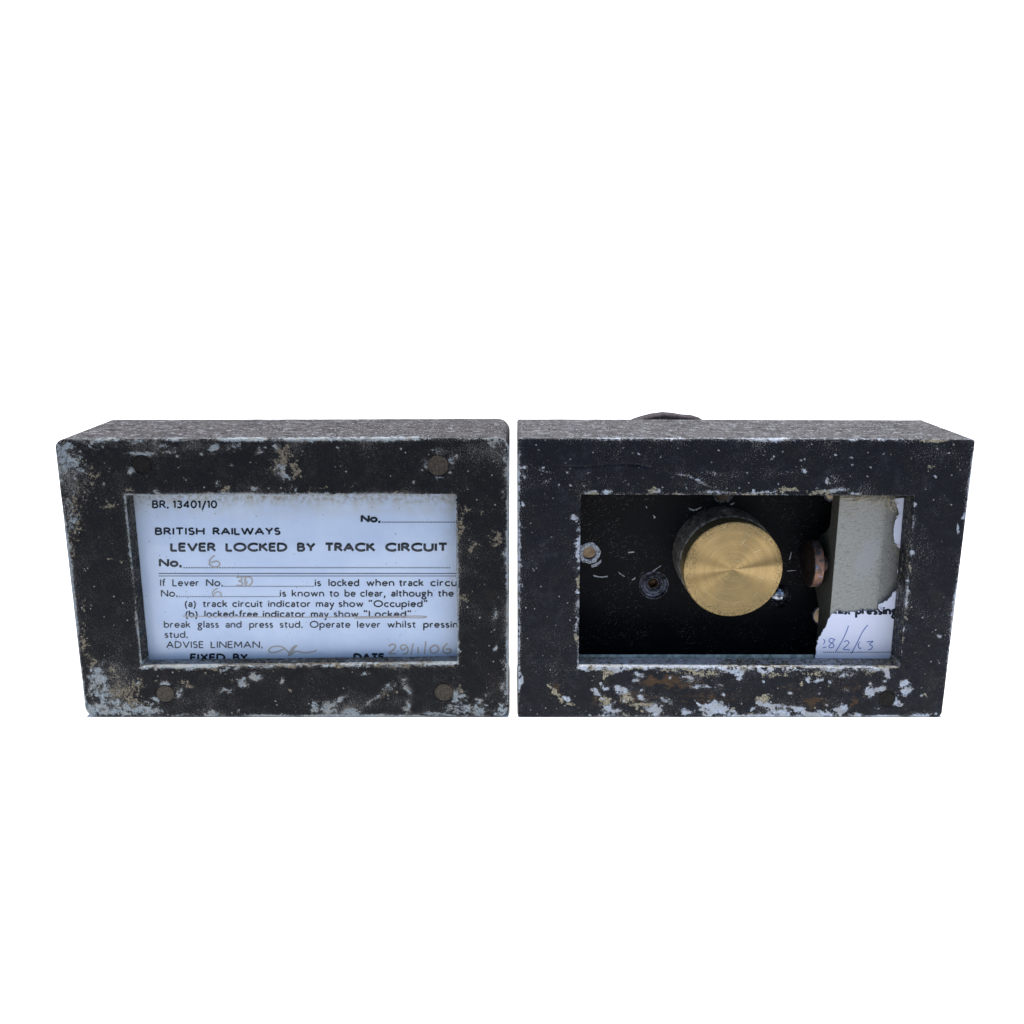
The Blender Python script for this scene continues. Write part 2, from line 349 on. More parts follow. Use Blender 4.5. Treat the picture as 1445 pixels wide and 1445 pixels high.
# blobs: u, v, ru, rv, angle, strength, channel (0 bare grey, 1 tan, 2 rust)
BL = [(92, 650, 24, 34, 0, .95, 0), (100, 700, 18, 40, 10, .72, 0), (118, 690, 22, 36, 0, .62, 1), (108, 745, 12, 26, 0, .75, 1), (150, 985, 34, 34, 0, .80, 0), (175, 975, 40, 30, 20, .72, 1), (190, 1004, 44, 12, 0, .95, 0), (150, 1004, 26, 12, 0, 1.1, 0), (130, 965, 14, 30, 0, .9, 0), (240, 628, 90, 8, 0, .62, 0), (700, 635, 30, 22, 30, .6, 0), (660, 1002, 50, 12, 0, .75, 0), (480, 1000, 50, 14, 0, .55, 0), (714, 800, 5, 200, 0, .45, 0), (690, 780, 24, 60, 0, .35, 1),
      (88, 636, 22, 17, 0, 1.1, 0), (104, 650, 16, 16, 30, 1.05, 0), (84, 668, 9, 22, 0, 1.0, 0), (112, 664, 10, 7, 0, .95, 0), (96, 690, 13, 12, 0, .55, 0),
      (92, 722, 13, 26, 0, .78, 0), (101, 735, 8, 16, 0, .9, 0), (135, 622, 28, 10, 0, .95, 0), (127, 655, 16, 9, 20, .6, 1), (128, 668, 14, 12, 0, .8, 1), (105, 712, 20, 30, 0, .75, 1), (153, 712, 14, 10, 0, .85, 1),
      (100, 775, 7, 28, 0, .75, 1), (116, 860, 8, 50, 0, .62, 1), (96, 772, 5, 6, 0, 1.1, 0), (160, 790, 26, 3, 5, .75, 1), (118, 905, 7, 25, 0, .9, 1),
      (190, 624, 20, 5, 0, .9, 0), (225, 632, 14, 5, 0, .75, 0), (198, 640, 21, 3.2, 3, 1.25, 0), (240, 636, 12, 5, -20, .85, 0), (262, 632, 22, 7, 0, .62, 0), (299, 632, 6, 6, 40, 1.3, 0), (326, 628, 14, 7, 0, .85, 0),
      (186, 664, 5, 6, -30, 1.4, 0), (200, 645, 12, 3, 0, .9, 1), (360, 640, 16, 10, 0, .6, 1), (366, 638, 5, 7, 0, .9, 0), (395, 650, 9, 22, 10, 1.05, 1), (391, 630, 5, 8, 0, 1.1, 0), (396, 658, 6, 7, 0, 1.3, 0), (402, 672, 11, 5, 30, 1.15, 0), (414, 664, 8, 11, 0, 1.0, 1), (404, 636, 9, 10, 0, .9, 1),
      (306, 683, 4, 4, 0, 1.25, 0), (320, 690, 6, 4, 20, .95, 1), (360, 692, 6, 5, 0, 1.3, 0), (222, 695, 7, 4, 0, 1.2, 0), (182, 693, 8, 4, 0, .9, 1), (295, 695, 9, 2.5, 0, .8, 1), (410, 692, 10, 6, 0, .8, 0),
      (450, 690, 26, 5, 0, .6, 1), (500, 684, 16, 6, 0, .6, 1), (560, 694, 30, 4, 0, .7, 1),
      (618, 636, 20, 5, 0, .75, 0), (600, 656, 5, 9, 0, .95, 0), (637, 652, 7, 8, 0, .95, 0), (620, 674, 12, 3, 0, .85, 0),
      (690, 620, 28, 7, 10, .95, 0), (655, 618, 20, 4, 0, .9, 0), (708, 640, 12, 12, 40, .75, 0), (714, 660, 4, 30, 0, .95, 0), (713, 690, 5, 20, 0, .7, 0), (690, 640, 30, 18, 20, .38, 0),
      (655, 720, 10, 18, 0, .68, 1), (650, 745, 5, 22, 0, .9, 1), (680, 722, 22, 12, 0, .55, 1), (703, 762, 14, 18, 0, .82, 1), (668, 772, 7, 10, 0, .9, 1), (645, 770, 4, 60, 0, .8, 1), (712, 790, 4, 20, 0, .9, 0), (655, 845, 12, 5, 25, .8, 1), (665, 838, 26, 3, -45, .7, 1), (698, 868, 4, 12, 0, 1.0, 0), (700, 915, 2.5, 6, 8, 1.4, 0), (646, 922, 5, 7, 0, 1.2, 0), (713, 940, 4, 30, 0, .85, 0),
      (136, 955, 13, 16, 35, 1.15, 0), (128, 935, 7, 18, 0, .9, 1), (148, 985, 16, 26, 0, 1.1, 0), (135, 1000, 18, 14, 0, 1.2, 0), (168, 1004, 22, 9, 0, 1.2, 0), (205, 1002, 26, 11, 10, 1.05, 0), (160, 946, 7, 12, 0, .85, 1), (170, 975, 26, 14, 30, .95, 1), (188, 990, 16, 8, 0, 1.0, 1), (190, 968, 17, 16, 0, .8, 1), (163, 948, 10, 4, 50, .9, 1), (165, 990, 12, 10, 0, .9, 0), (218, 985, 6, 5, 0, 1.3, 0), (222, 1000, 10, 8, 0, 1.05, 0), (232, 965, 7, 3, 0, 1.2, 0),
      (262, 966, 12, 7, 0, .85, 1), (250, 978, 6, 6, 0, 1.0, 0), (330, 960, 30, 8, -12, .55, 1), (342, 962, 6, 6, 20, 1.3, 0), (361, 954, 7, 5, 0, 1.4, 0), (318, 975, 8, 4, 0, 1.0, 0), (305, 950, 50, 4, 0, .55, 1), (295, 1008, 14, 6, 0, 1.25, 0), (258, 1010, 18, 3, 0, .9, 0), (270, 988, 20, 6, 0, .45, 0),
      (398, 962, 4, 5, 0, 1.1, 0), (443, 1000, 6, 9, 15, 1.1, 0), (466, 1002, 14, 12, -30, 1.15, 0), (478, 988, 16, 4, -35, 1.1, 0), (495, 1006, 22, 5, 10, 1.1, 0), (530, 985, 28, 3, -38, .95, 0), (550, 968, 12, 5, -20, .9, 0), (543, 980, 14, 7, -30, .7, 1), (574, 970, 5, 13, -25, 1.1, 0), (515, 952, 7, 3, 0, 1.2, 0), (575, 1000, 5, 12, 10, 1.1, 0), (540, 1010, 44, 3, 0, .95, 0), (613, 1008, 26, 4, 0, 1.0, 0),
      (645, 983, 10, 16, -20, 1.05, 0), (636, 1000, 9, 10, 0, 1.05, 0), (660, 1000, 30, 8, 0, 1.0, 0), (682, 988, 11, 8, -30, 1.05, 0), (672, 1004, 18, 6, 0, 1.05, 0), (706, 1000, 12, 10, -40, 1.15, 0), (712, 975, 5, 14, 0, .95, 0), (650, 970, 6, 6, 0, .9, 1)]
for u_ in range(204, 645, 12): BL.append((u_ + random.uniform(-4, 4), 943 - (u_ - 204) * 0.011 + random.uniform(-1, 1.5), random.uniform(7, 11), random.uniform(2.2, 4.4), random.uniform(-8, 8), random.uniform(.75, 1.15), random.choice((0, 0, 1))))
for v_ in range(704, 935, 9): BL.append((178 + (v_ - 700) * 0.095 + random.uniform(-1, 1), v_, random.uniform(1.5, 3), random.uniform(5, 9), 0, random.uniform(.6, 1.05), random.choice((0, 1))))
for k_ in range(26): BL.append((random.uniform(100, 700), random.choice((random.uniform(628, 690), random.uniform(950, 1005))), random.uniform(1, 3), random.uniform(1, 2.2), random.uniform(-60, 60), 1.2, random.choice((0, 0, 1))))

BR = [(835, 696, 10, 3.5, 0, 1.2, 1), (835, 694, 9, 3, 0, 1.1, 0), (856, 695, 7, 3.5, 0, 1.15, 0), (918, 694, 9, 5, 0, 1.1, 1), (926, 694, 8, 3, 0, 1.1, 0), (1010, 696, 30, 2.5, 0, 1.0, 0), (960, 696, 16, 2, 0, .9, 1), (1075, 693, 24, 3, 0, 1.1, 0), (1060, 697, 50, 2.4, 0, .9, 1), (1110, 692, 18, 4, 0, 1.1, 1), (1150, 694, 10, 4, 0, 1.0, 1), (1178, 693, 22, 4, 0, 1.15, 0), (1165, 695, 18, 4, 0, 1.0, 1), (1205, 697, 12, 2, 0, 1.0, 0),
      (816, 765, 5, 9, 0, 1.3, 0), (818, 780, 4, 14, 0, 1.2, 0), (816, 793, 6, 8, 0, 1.1, 0), (817, 820, 3.5, 14, 0, 1.0, 1), (814, 833, 5, 5, 0, 1.2, 0), (816, 850, 4, 16, 0, 1.0, 0), (815, 882, 4, 16, 0, 1.05, 0), (814, 900, 4, 6, 0, 1.1, 1), (811, 732, 6, 4, 0, 1.25, 0), (816, 745, 4, 6, 0, 1.0, 0), (808, 728, 3, 2, 0, 1.2, 0),
      (737, 711, 3.5, 4, 0, 1.5, 0), (738, 660, 5, 3, 0, 1.15, 0), (733, 640, 2, 4, 0, 1.1, 0), (741, 674, 3, 4, -30, 1.0, 0), (735, 770, 3, 4, 0, 1.2, 0), (734, 745, 8, 2, 10, .8, 0), (734, 825, 3, 8, 0, .8, 0), (734, 962, 3.5, 10, 0, 1.5, 0), (732, 950, 3, 8, 0, 1.0, 0), (770, 665, 14, 2, 15, .85, 0), (772, 680, 5, 2, 0, .8, 0),
      (970, 672, 28, 3, 12, .75, 0), (988, 680, 20, 3, 30, .85, 0), (960, 684, 30, 6, 0, .5, 0), (1000, 668, 20, 3, 5, .7, 0), (860, 682, 30, 6, 0, .42, 0), (1050, 672, 60, 10, 0, .35, 0), (1134, 665, 3, 2, 0, 1.5, 0), (1168, 680, 2.5, 4, 0, 1.4, 0), (780, 715, 30, 20, 0, .15, 0), (1110, 668, 14, 4, 0, .65, 0), (1180, 676, 24, 6, 0, .6, 0), (1316, 658, 6, 4, 0, .9, 1), (1200, 690, 40, 8, 0, .5, 0),
      (1352, 745, 4, 8, 0, 1.1, 0), (1360, 730, 3, 6, 0, 1.2, 0), (1372, 655, 2.5, 8, 0, 1.1, 1), (1320, 622, 22, 3.5, 0, 1.1, 1), (1205, 620, 6, 3, 0, 1.3, 0), (1300, 640, 40, 10, 0, .2, 0),
      (1291, 712, 3, 4, 0, 1.4, 0), (1289, 735, 2.5, 14, 0, 1.0, 0), (1286, 782, 4, 5, 0, 1.2, 0), (1284, 800, 3, 8, 0, 1.0, 1), (1281, 834, 4, 5, 0, 1.3, 0), (1279, 850, 3.5, 8, 0, 1.0, 0), (1276, 865, 3, 10, 0, 1.0, 1), (1274, 890, 4, 6, 0, 1.3, 0), (1272, 905, 4, 7, 0, 1.0, 1), (1322, 898, 3.5, 2.5, 0, 1.2, 0),
      (857, 948, 9, 7, 0, 1.1, 1), (856, 955, 4, 8, 0, 1.0, 1), (902, 952, 8, 3, 0, 1.2, 0), (990, 950, 40, 4, 0, .9, 1), (1042, 953, 7, 8, 0, 1.35, 0), (1035, 948, 20, 5, 0, 1.1, 0), (1095, 952, 26, 5, 0, .85, 1), (1150, 951, 30, 5, 0, .8, 1), (1195, 952, 14, 5, 0, .9, 0), (1230, 948, 14, 4, 0, .85, 1),
      (840, 977, 7, 4.5, 15, 1.55, 0), (855, 970, 5, 4, 0, 1.3, 0), (852, 988, 8, 6, 0, 1.3, 1), (859, 1000, 8, 7, 30, 1.3, 0), (868, 1004, 10, 4, 0, 1.2, 0), (880, 974, 9, 5, 20, 1.5, 0), (884, 984, 12, 5, 20, 1.1, 1), (897, 960, 8, 3, -20, 1.1, 0), (905, 985, 7, 3, 10, 1.15, 0), (800, 985, 6, 3, 0, 1.2, 0), (925, 1001, 12, 6, 10, 1.5, 0), (938, 988, 14, 4, 25, .95, 0), (968, 1004, 10, 3.5, 10, 1.4, 0), (988, 994, 10, 3, 30, 1.1, 0), (1003, 1002, 16, 9, -8, 1.5, 0), (1016, 998, 12, 9, 0, 1.45, 0), (1036, 1005, 9, 3, 15, 1.2, 0), (975, 957, 12, 5, 0, 1.0, 0), (982, 968, 9, 4, 0, 1.2, 0), (998, 970, 12, 3, 0, 1.0, 0), (1015, 967, 5, 3, 0, 1.1, 0), (870, 1011, 18, 3, 0, .9, 0), (880, 1006, 12, 5, 0, .7, 1),
      (1085, 1000, 14, 10, 25, 1.5, 0), (1105, 1006, 10, 9, 0, 1.4, 0), (1073, 992, 7, 5, 30, 1.3, 0), (1125, 1001, 12, 5, 25, 1.4, 0), (1150, 1008, 26, 4.5, 4, 1.45, 0), (1186, 1001, 11, 7, -35, 1.5, 0), (1210, 1010, 11, 3.5, 0, 1.4, 0), (1120, 1010, 30, 3, 0, .9, 0), (1139, 959, 6, 4, 20, 1.3, 0), (1154, 960, 6, 5, 0, 1.35, 0), (1172, 962, 3, 4, 0, 1.1, 0), (1228, 978, 6, 9, 35, 1.4, 0), (1240, 973, 12, 4, 0, 1.5, 0), (1252, 980, 4, 5, 0, 1.1, 0), (1264, 991, 9, 5, 25, 1.5, 0), (1275, 965, 8, 6, 40, 1.5, 0), (1276, 977, 9, 5, -10, 1.4, 0), (1250, 950, 5, 6, -20, 1.5, 0), (1247, 961, 3, 2, 0, 1.4, 0), (1300, 1011, 18, 4.5, -8, 1.6, 0), (1195, 975, 6, 3, 0, .8, 0),
      (960, 965, 55, 8, 0, .95, 2), (900, 985, 40, 14, 0, .8, 2), (790, 978, 22, 8, 40, .9, 2), (1120, 975, 60, 12, 0, .7, 2), (1150, 990, 26, 7, 0, 1.0, 2), (1060, 980, 50, 20, 0, .6, 2), (1204, 988, 8, 6, 0, 1.2, 2), (770, 930, 40, 40, 0, .35, 2), (1230, 1000, 60, 12, 0, .5, 2)]
BR += [(776, 968, 6, 3, 50, 1.1, 1), (786, 978, 9, 3.5, 40, 1.15, 1), (792, 987, 4, 5, 0, 1.0, 1), (802, 992, 8, 3, 10, .95, 1), (1077, 986, 11, 4.5, 4, 1.3, 1), (1059, 1009, 5, 4, 0, 1.2, 1), (930, 962, 40, 7, 0, 1.2, 2), (1150, 987, 22, 5, 0, 1.1, 2), (905, 994, 20, 4, 0, 1.1, 1), (1000, 985, 70, 12, 0, .8, 2), (1200, 970, 40, 10, 0, .8, 2), (850, 990, 20, 14, 0, .9, 2)]
for u_ in range(826, 1262, 11): BR.append((u_ + random.uniform(-4, 4), 943.5 + random.uniform(-1, 2), random.uniform(7, 12), random.uniform(2.5, 4.5), random.uniform(-6, 6), random.uniform(.85, 1.3), random.choice((0, 0, 1))))
for k_ in range(34): BR.append((random.uniform(830, 1320), random.uniform(955, 1010), random.uniform(1.2, 4), random.uniform(1, 2.6), random.uniform(-60, 60), 1.3, random.choice((0, 0, 1))))
for k_ in range(40): BR.append((random.uniform(740, 1360), random.uniform(625, 690), random.uniform(.9, 1.8), random.uniform(.9, 1.4), 0, 1.3, 0))

M_CASE_L = casing_mat('chipped_black_paint', 'left'); M_CASE_R = casing_mat('lumpy_black_paint', 'right')
out_L = quad([(121, 1012), (717.5, 1012), (719, 618), (76, 620)]); out_R = quad([(731, 1012.5), (1329, 1013), (1377, 620.5), (730.5, 619)])
def lv(q):                                                  # both boxes stand on the ground
    zb = Z_BASE; return [(q[0][0], zb), (q[1][0], zb), q[2], q[3]]
out_L, out_R = lv(out_L), lv(out_R)
op_L = quad([(200.5, 941.5), (645.5, 936.5), (642.5, 697.5), (177, 699)]); op_R = quad([(816.5, 941), (1270, 943), (1291, 700), (820, 698)])
LIP_L, LIP_R = 6.6 * MM, 8.6 * MM
org_L = (-0.076, 0, Z_BASE); org_R = (0.0765, 0, Z_BASE)
box_L = empty('notice_box', (-0.076, 0, 0), 'black chipped case framing a complete printed lever notice behind glass', 'indicator case', 'chipped black metal cases standing side by side')
box_R = empty('push_button_box', (0.0765, 0, 0), 'black chipped case, open window showing a round brass button and torn notice', 'indicator case', 'chipped black metal cases standing side by side')
G_OFF = -Z_BASE                                             # the ground is z = 0
box_L.location.z = 0; box_R.location.z = 0
bd.location.z = Z_BASE - 0.0001; gd.location.z = Z_BASE - 0.006
box_L.location.z = Z_BASE; box_R.location.z = Z_BASE
def rel(parent, X, Y, Z):
    l = parent.location; return (X - l.x, Y - l.y, Z - l.z)

def hole(u, v, r_px, d): X, Z = at(u, v); return (float(X), float(Z), r_px / 4.13 * MM, d)
scr_L = [(618, 656.5, 15.5), (233, 979, 14), (626.5, 977, 14.5), (200, 655.5, 14)]
scr_R = [(1252, 986, 13)]
casing('casing', M_CASE_L, box_L, out_L, [3.8 * MM, 3.8 * MM, 4.4 * MM, 3.2 * MM], op_L, LIP_L, org_L, BL, [hole(u, v, r, 0.35 * MM) for u, v, r in scr_L], (1.25, 1.15), 'left')
casing('casing', M_CASE_R, box_R, out_R, [1.6 * MM, 1.8 * MM, 0.9 * MM, 1.0 * MM], op_R, LIP_R, org_R, BR, [hole(u, v, r, 0.25 * MM) for u, v, r in scr_R], (0.95, 0.72), 'right', [([(862, 622), (860, 634), (856, 642), (857, 650), (855, 657)], 1.5, 0.35 * MM), ([(786, 658), (820, 659), (855, 657), (880, 655), (912, 658)], 1.3, 0.22 * MM), ([(888, 656), (900, 657), (913, 660)], 2.0, 0.3 * MM)])

# ------------------------------------------------------------------ screw heads filled with old paint
M_SCREW = simple('grimy_screw_metal', (0.009, 0.007, 0.005), (0.058, 0.044, 0.028), 1.2, (0.45, 0.7), 0.2, 0.4, 0.25, 1.6)
M_SCREW_D = simple('painted_over_screw', (0.003, 0.003, 0.004), (0.016, 0.013, 0.010), 0.9, (0.5, 0.7), 0.0, 0.12, 0.25, 1.6)
def screw(u, v, r_px, parent, mat, ang, proud=0.05, rr=0.93, slot=True):
    X, Z = at(u, v); r = r_px / 4.13 * MM * rr
    bm = bmesh.new(); n = 40; rings = []
    for (f, y) in ((1.0, 0.30), (1.0, 0.0), (0.94, -0.05), (0.6, -0.07), (0.3, -0.075)):
        rings.append([bm.verts.new((f * r * math.cos(2 * math.pi * k / n), y * MM, f * r * math.sin(2 * math.pi * k / n))) for k in range(n)])
    for a, b in zip(rings, rings[1:]):
        for k in range(n): bm.faces.new((a[k], a[(k + 1) % n], b[(k + 1) % n], b[k]))
    bm.faces.new(rings[-1])
    o = from_bm('screw', bm, mat, parent, rel(parent, float(X), 0.12 * MM - proud * MM, float(Z)), smooth=False)
    for p in o.data.polygons: p.use_smooth = True
    if not slot: return o
    bm = bmesh.new(); bmesh.ops.create_cube(bm, size=1); bmesh.ops.scale(bm, vec=(r * 1.5, 0.10 * MM, r * 0.10), verts=bm.verts)
    bmesh.ops.rotate(bm, cent=(0, 0, 0), matrix=__import__('mathutils').Matrix.Rotation(R(ang), 3, 'Y'), verts=bm.verts)
    sl = from_bm('slot', bm, M_SLOT, o, (0, -0.02 * MM, 0)) if slot else None
    return o
M_SLOT = simple('slot_grime', (0.010, 0.008, 0.006), (0.03, 0.022, 0.016), 2.0, (0.7, 0.9), 0, 0.2, 0.1)
for (u, v, r), a in zip(scr_L, (-32, 60, 20, 75)): screw(u, v, r, box_L, M_SCREW if u != 200 else M_SCREW_D, a, slot=(u == 618), proud=0.05 if u != 200 else -0.12)
for (u, v, r), a in zip(scr_R, (15, -50)): screw(u, v, r, box_R, M_SCREW_D, a, slot=False)

# ------------------------------------------------------------------ lettering: a stroke alphabet in the manner of the printed notice
def arc(cx, cy, rx, ry, a0, a1):
    n = max(3, int(abs(a1 - a0) / 18)); return [(cx + rx * math.cos(R(a0 + (a1 - a0) * k / n)), cy + ry * math.sin(R(a0 + (a1 - a0) * k / n))) for k in range(n + 1)]
x = 0.66
CAPK = 1.06
G = {
 'A': (.80, [[(0, 0), (.40, 1), (.80, 0)], [(.14, .34), (.66, .34)]]),
 'B': (.55, [[(0, .54), (.28, .54)] + arc(.28, .27, .25, .27, 90, -90) + [(0, 0), (0, 1), (.25, 1)] + arc(.25, .77, .22, .23, 90, -90)]),
 'C': (.80, [arc(.50, .5, .48, .5, 48, 312)]),
 'D': (.75, [[(0, 0), (0, 1), (.25, 1)] + arc(.25, .5, .48, .5, 90, -90) + [(0, 0), (0, .05)]]),
 'E': (.48, [[(.48, 1), (0, 1), (0, 0), (.49, 0)], [(0, .53), (.43, .53)]]),
 'F': (.46, [[(.46, 1), (0, 1), (0, 0)], [(0, .52), (.41, .52)]]),
 'H': (.66, [[(0, 0), (0, 1)], [(.66, 0), (.66, 1)], [(0, .53), (.66, .53)]]),
 'I': (.04, [[(.02, 0), (.02, 1)]]),
 'K': (.62, [[(0, 0), (0, 1)], [(.55, 1), (.02, .48)], [(.17, .62), (.63, 0)]]),
 'L': (.45, [[(0, 1), (0, 0), (.46, 0)]]),
 'M': (.84, [[(0, 0), (.06, 1), (.42, .22), (.78, 1), (.84, 0)]]),
 'N': (.74, [[(0, 0), (0, 1), (.74, 0), (.74, 1)]]),
 'O': (.98, [arc(.49, .5, .49, .5, 90, 455)]),
 'R': (.56, [[(0, 0), (0, 1), (.24, 1)] + arc(.24, .75, .24, .25, 90, -90) + [(0, .50)], [(.24, .5), (.58, 0)]]),
 'S': (.48, [arc(.24, .75, .21, .245, 40, 250) [:-1] + [(.24, .52)] + arc(.24, .26, .235, .26, 70, -145)]),
 'T': (.62, [[(0, 1), (.62, 1)], [(.31, 1), (.31, 0)]]),
 'U': (.66, [[(0, 1), (0, .34)] + arc(.33, .33, .33, .33, 180, 360) + [(.66, 1)]]),
 'V': (.74, [[(0, 1), (.37, 0), (.74, 1)]]),
 'W': (1.12, [[(0, 1), (.28, 0), (.56, 1), (.84, 0), (1.12, 1)]]),
 'X': (.68, [[(.03, 1), (.67, 0)], [(.65, 1), (0, 0)]]),
 'Y': (.66, [[(0, 1), (.33, .48), (.66, 1)], [(.33, .48), (.33, 0)]]),
 '0': (.56, [arc(.28, .5, .28, .5, 90, 455)]),
 '1': (.22, [[(.0, .84), (.18, 1), (.18, 0)]]),
 '3': (.50, [arc(.22, .75, .22, .24, 140, -80) + arc(.22, .27, .26, .27, 80, -145)]),
 '4': (.62, [[(.46, 0), (.46, 1), (0, .26), (.62, .26)]]),
 '/': (.36, [[(0, -.16), (.38, 1.02)]]),
 '.': (.08, [[(.04, -.01), (.04, .12)]]), ',': (.10, [[(.06, .11), (.05, 0), (.0, -.14)]]),
 '(': (.20, [arc(.42, .38, .36, .66, 122, 238)]), ')': (.20, [arc(-.2, .38, .36, .66, 58, -58)]),
 '-': (.30, [[(0, .30), (.30, .30)]]),
 '“': (.38, [[(.10, 1.10), (.03, .98), (.07, .84)], [(.34, 1.10), (.27, .98), (.31, .84)]]),
 '”': (.38, [[(.05, 1.10), (.09, .98), (.02, .84)], [(.29, 1.10), (.33, .98), (.26, .84)]]),
 'a': (.40, [arc(.22, x - .20, .18, .20, 150, 0) + [(.40, 0)], arc(.22, .18, .20, .17, 75, 345)]),
 'b': (.54, [[(0, 1.04), (0, 0)], arc(.27, x / 2, .27, x / 2, 180, -180)]),
 'c': (.44, [arc(.29, x / 2, .28, x / 2, 52, 308)]),
 'd': (.54, [[(.54, 1.04), (.54, 0)], arc(.27, x / 2, .27, x / 2, 0, 360)]),
 'e': (.52, [[(.02, x * .52), (.52, x * .52)] + arc(.27, x / 2, .26, x / 2, 5, 318)]),
 'f': (.30, [arc(.30, .84, .18, .20, 75, 180) + [(.12, 0)], [(0, x), (.30, x)]]),
 'g': (.50, [arc(.23, x - .18, .20, .18, 0, 360), [(.38, x - .05), (.50, x)], [(.14, x - .34), (.08, .18), (.16, .08), (.36, .04)] + arc(.24, -.12, .24, .15, 60, -245)]),
 'h': (.46, [[(0, 1.04), (0, 0)], [(0, .36)] + arc(.23, .40, .23, .26, 165, 0) + [(.46, 0)]]),
 'i': (.04, [[(.02, 0), (.02, x)], [(.02, .84), (.02, .97)]]),
 'k': (.46, [[(0, 1.04), (0, 0)], [(.42, x), (.02, .30)], [(.14, .40), (.47, 0)]]),
 'l': (.04, [[(.02, 0), (.02, 1.04)]]),
 'm': (.78, [[(0, x), (0, 0)], [(0, .38)] + arc(.20, .42, .20, .24, 165, 0) + [(.39, 0)], [(.39, .38)] + arc(.59, .42, .19, .24, 165, 0) + [(.78, 0)]]),
 'n': (.46, [[(0, x), (0, 0)], [(0, .36)] + arc(.23, .40, .23, .26, 165, 0) + [(.46, 0)]]),
 'o': (.58, [arc(.29, x / 2, .29, x / 2, 90, 455)]),
 'p': (.54, [[(0, x), (0, -.30)], arc(.27, x / 2, .27, x / 2, 180, -180)]),
 'r': (.28, [[(0, x), (0, 0)], [(0, .36)] + arc(.24, .40, .24, .25, 160, 80)]),
 's': (.34, [arc(.17, x - .16, .15, .16, 40, 240)[:-1] + [(.17, x * .52)] + arc(.17, .165, .165, .165, 65, -145)]),
 't': (.28, [[(.10, .84), (.10, .14)] + arc(.22, .13, .12, .13, 180, 290), [(-.04, x), (.28, x)]]),
 'u': (.46, [[(0, x), (0, .24)] + arc(.23, .25, .23, .25, 180, 350), [(.46, x), (.46, 0)]]),
 'v': (.46, [[(0, x), (.23, 0), (.46, x)]]),
 'w': (.74, [[(0, x), (.19, 0), (.37, x), (.55, 0), (.74, x)]]),
 'y': (.48, [[(0, x), (.24, .04)], [(.48, x), (.14, -.28), (.02, -.28)]]),
}
class Ink:
    def __init__(s): s.V = []; s.F = []
    def ribbon(s, pts, hw, clip=None):
        """pts in metres on the card plane, hw half width"""
        p = np.array(pts, float)
        if len(p) > 1:
            keep = [0] + [k for k in range(1, len(p)) if np.linalg.norm(p[k] - p[k - 1]) > 1e-7]; p = p[keep]
        if clip is not None:
            q = [p[0]]
            for a, b in zip(p, p[1:]):
                m = max(1, int(np.linalg.norm(b - a) / 0.00022))
                for j in range(1, m + 1): q.append(a + (b - a) * j / m)
            p = np.array(q)
        if len(p) < 2: return
        d = np.diff(p, axis=0); d /= np.linalg.norm(d, axis=1, keepdims=True)
        nrm = np.column_stack([-d[:, 1], d[:, 0]])
        for k in range(len(p) - 1):                       # each piece its own quad, with joint discs where it turns
            a, b = p[k], p[k + 1]
            if clip is not None and not clip((a + b) / 2): continue
            i = len(s.V); e = d[k] * hw * 0.25
            s.V += [tuple(a - e + nrm[k] * hw), tuple(a - e - nrm[k] * hw), tuple(b + e - nrm[k] * hw), tuple(b + e + nrm[k] * hw)]
            s.F.append((i, i + 1, i + 2, i + 3))
    def text(s, word, u0, u1, vb, cap, wt, Y, sp=0.30, slope=0.0, clip=None, vx=1.0):
        cap = cap * CAPK; wt = wt * 1.38; sp = .25
        adv = sum(G[c][0] for c in word) + sp * (len(word) - 1)
        kx = (u1 - u0 - wt * cap) / adv; pen = u0 + wt * cap / 2
        for c in word:
            gw, st = G[c]
            for stroke in st:
                if len(stroke) < 2: continue
                pts = []
                for (gx, gy) in stroke:
                    gy2 = wt * .5 + gy * (1 - wt) if gy >= 0 else gy
                    u = pen + gx * kx; v = vb - gy2 * cap + slope * (u - u0)
                    pts.append([float(t) for t in at(u, v, Y)])
                s.ribbon(pts, wt * cap / 2 / 4.05 * MM, clip)
            pen += (gw + sp) * kx
    def pen(s, pts_px, width_px, Y, smooth=True, clip=None):
        p = np.array(pts_px, float)
        if smooth and len(p) > 2:                          # Catmull-Rom through the points
            q = []
            for k in range(len(p) - 1):
                p0, p1, p2, p3 = p[max(k - 1, 0)], p[k], p[k + 1], p[min(k + 2, len(p) - 1)]
                for t in np.linspace(0, 1, 7)[:-1]:
                    q.append(.5 * (2 * p1 + (p2 - p0) * t + (2 * p0 - 5 * p1 + 4 * p2 - p3) * t * t + (3 * p1 - p0 - 3 * p2 + p3) * t ** 3))
            q.append(p[-1]); p = np.array(q)
        s.ribbon([[float(t) for t in at(u, v, Y)] for u, v in p], width_px / 2 / 4.05 * MM, clip)
    def dots(s, u0, u1, v, Y, step=3.6, size=1.75):
        u = u0
        while u < u1:
            s.pen([(u, v), (u + size, v)], size * 0.95, Y, False); u += step
    def build(s, name, mat, parent, Y):
        l = parent.matrix_world.translation if False else None
        p = parent; ox = oy = oz = 0
        while p: ox += p.location.x; oy += p.location.y; oz += p.location.z; p = p.parent
        n = len(s.V); V = [(a[0] - ox, Y - oy - (k % 997) * 2e-8, a[1] - oz) for k, a in enumerate(s.V)]
        # each quad gets its own hair of depth so that crossings never lie in one plane
        V = [(vx, Y - oy - ((k // 4) % 97) * 1.0e-7, vz) for k, (vx, _, vz) in enumerate(V)]
        me = bpy.data.meshes.new(name); me.from_pydata(V, [], s.F); me.update()
        return link(name, me, mat, parent)

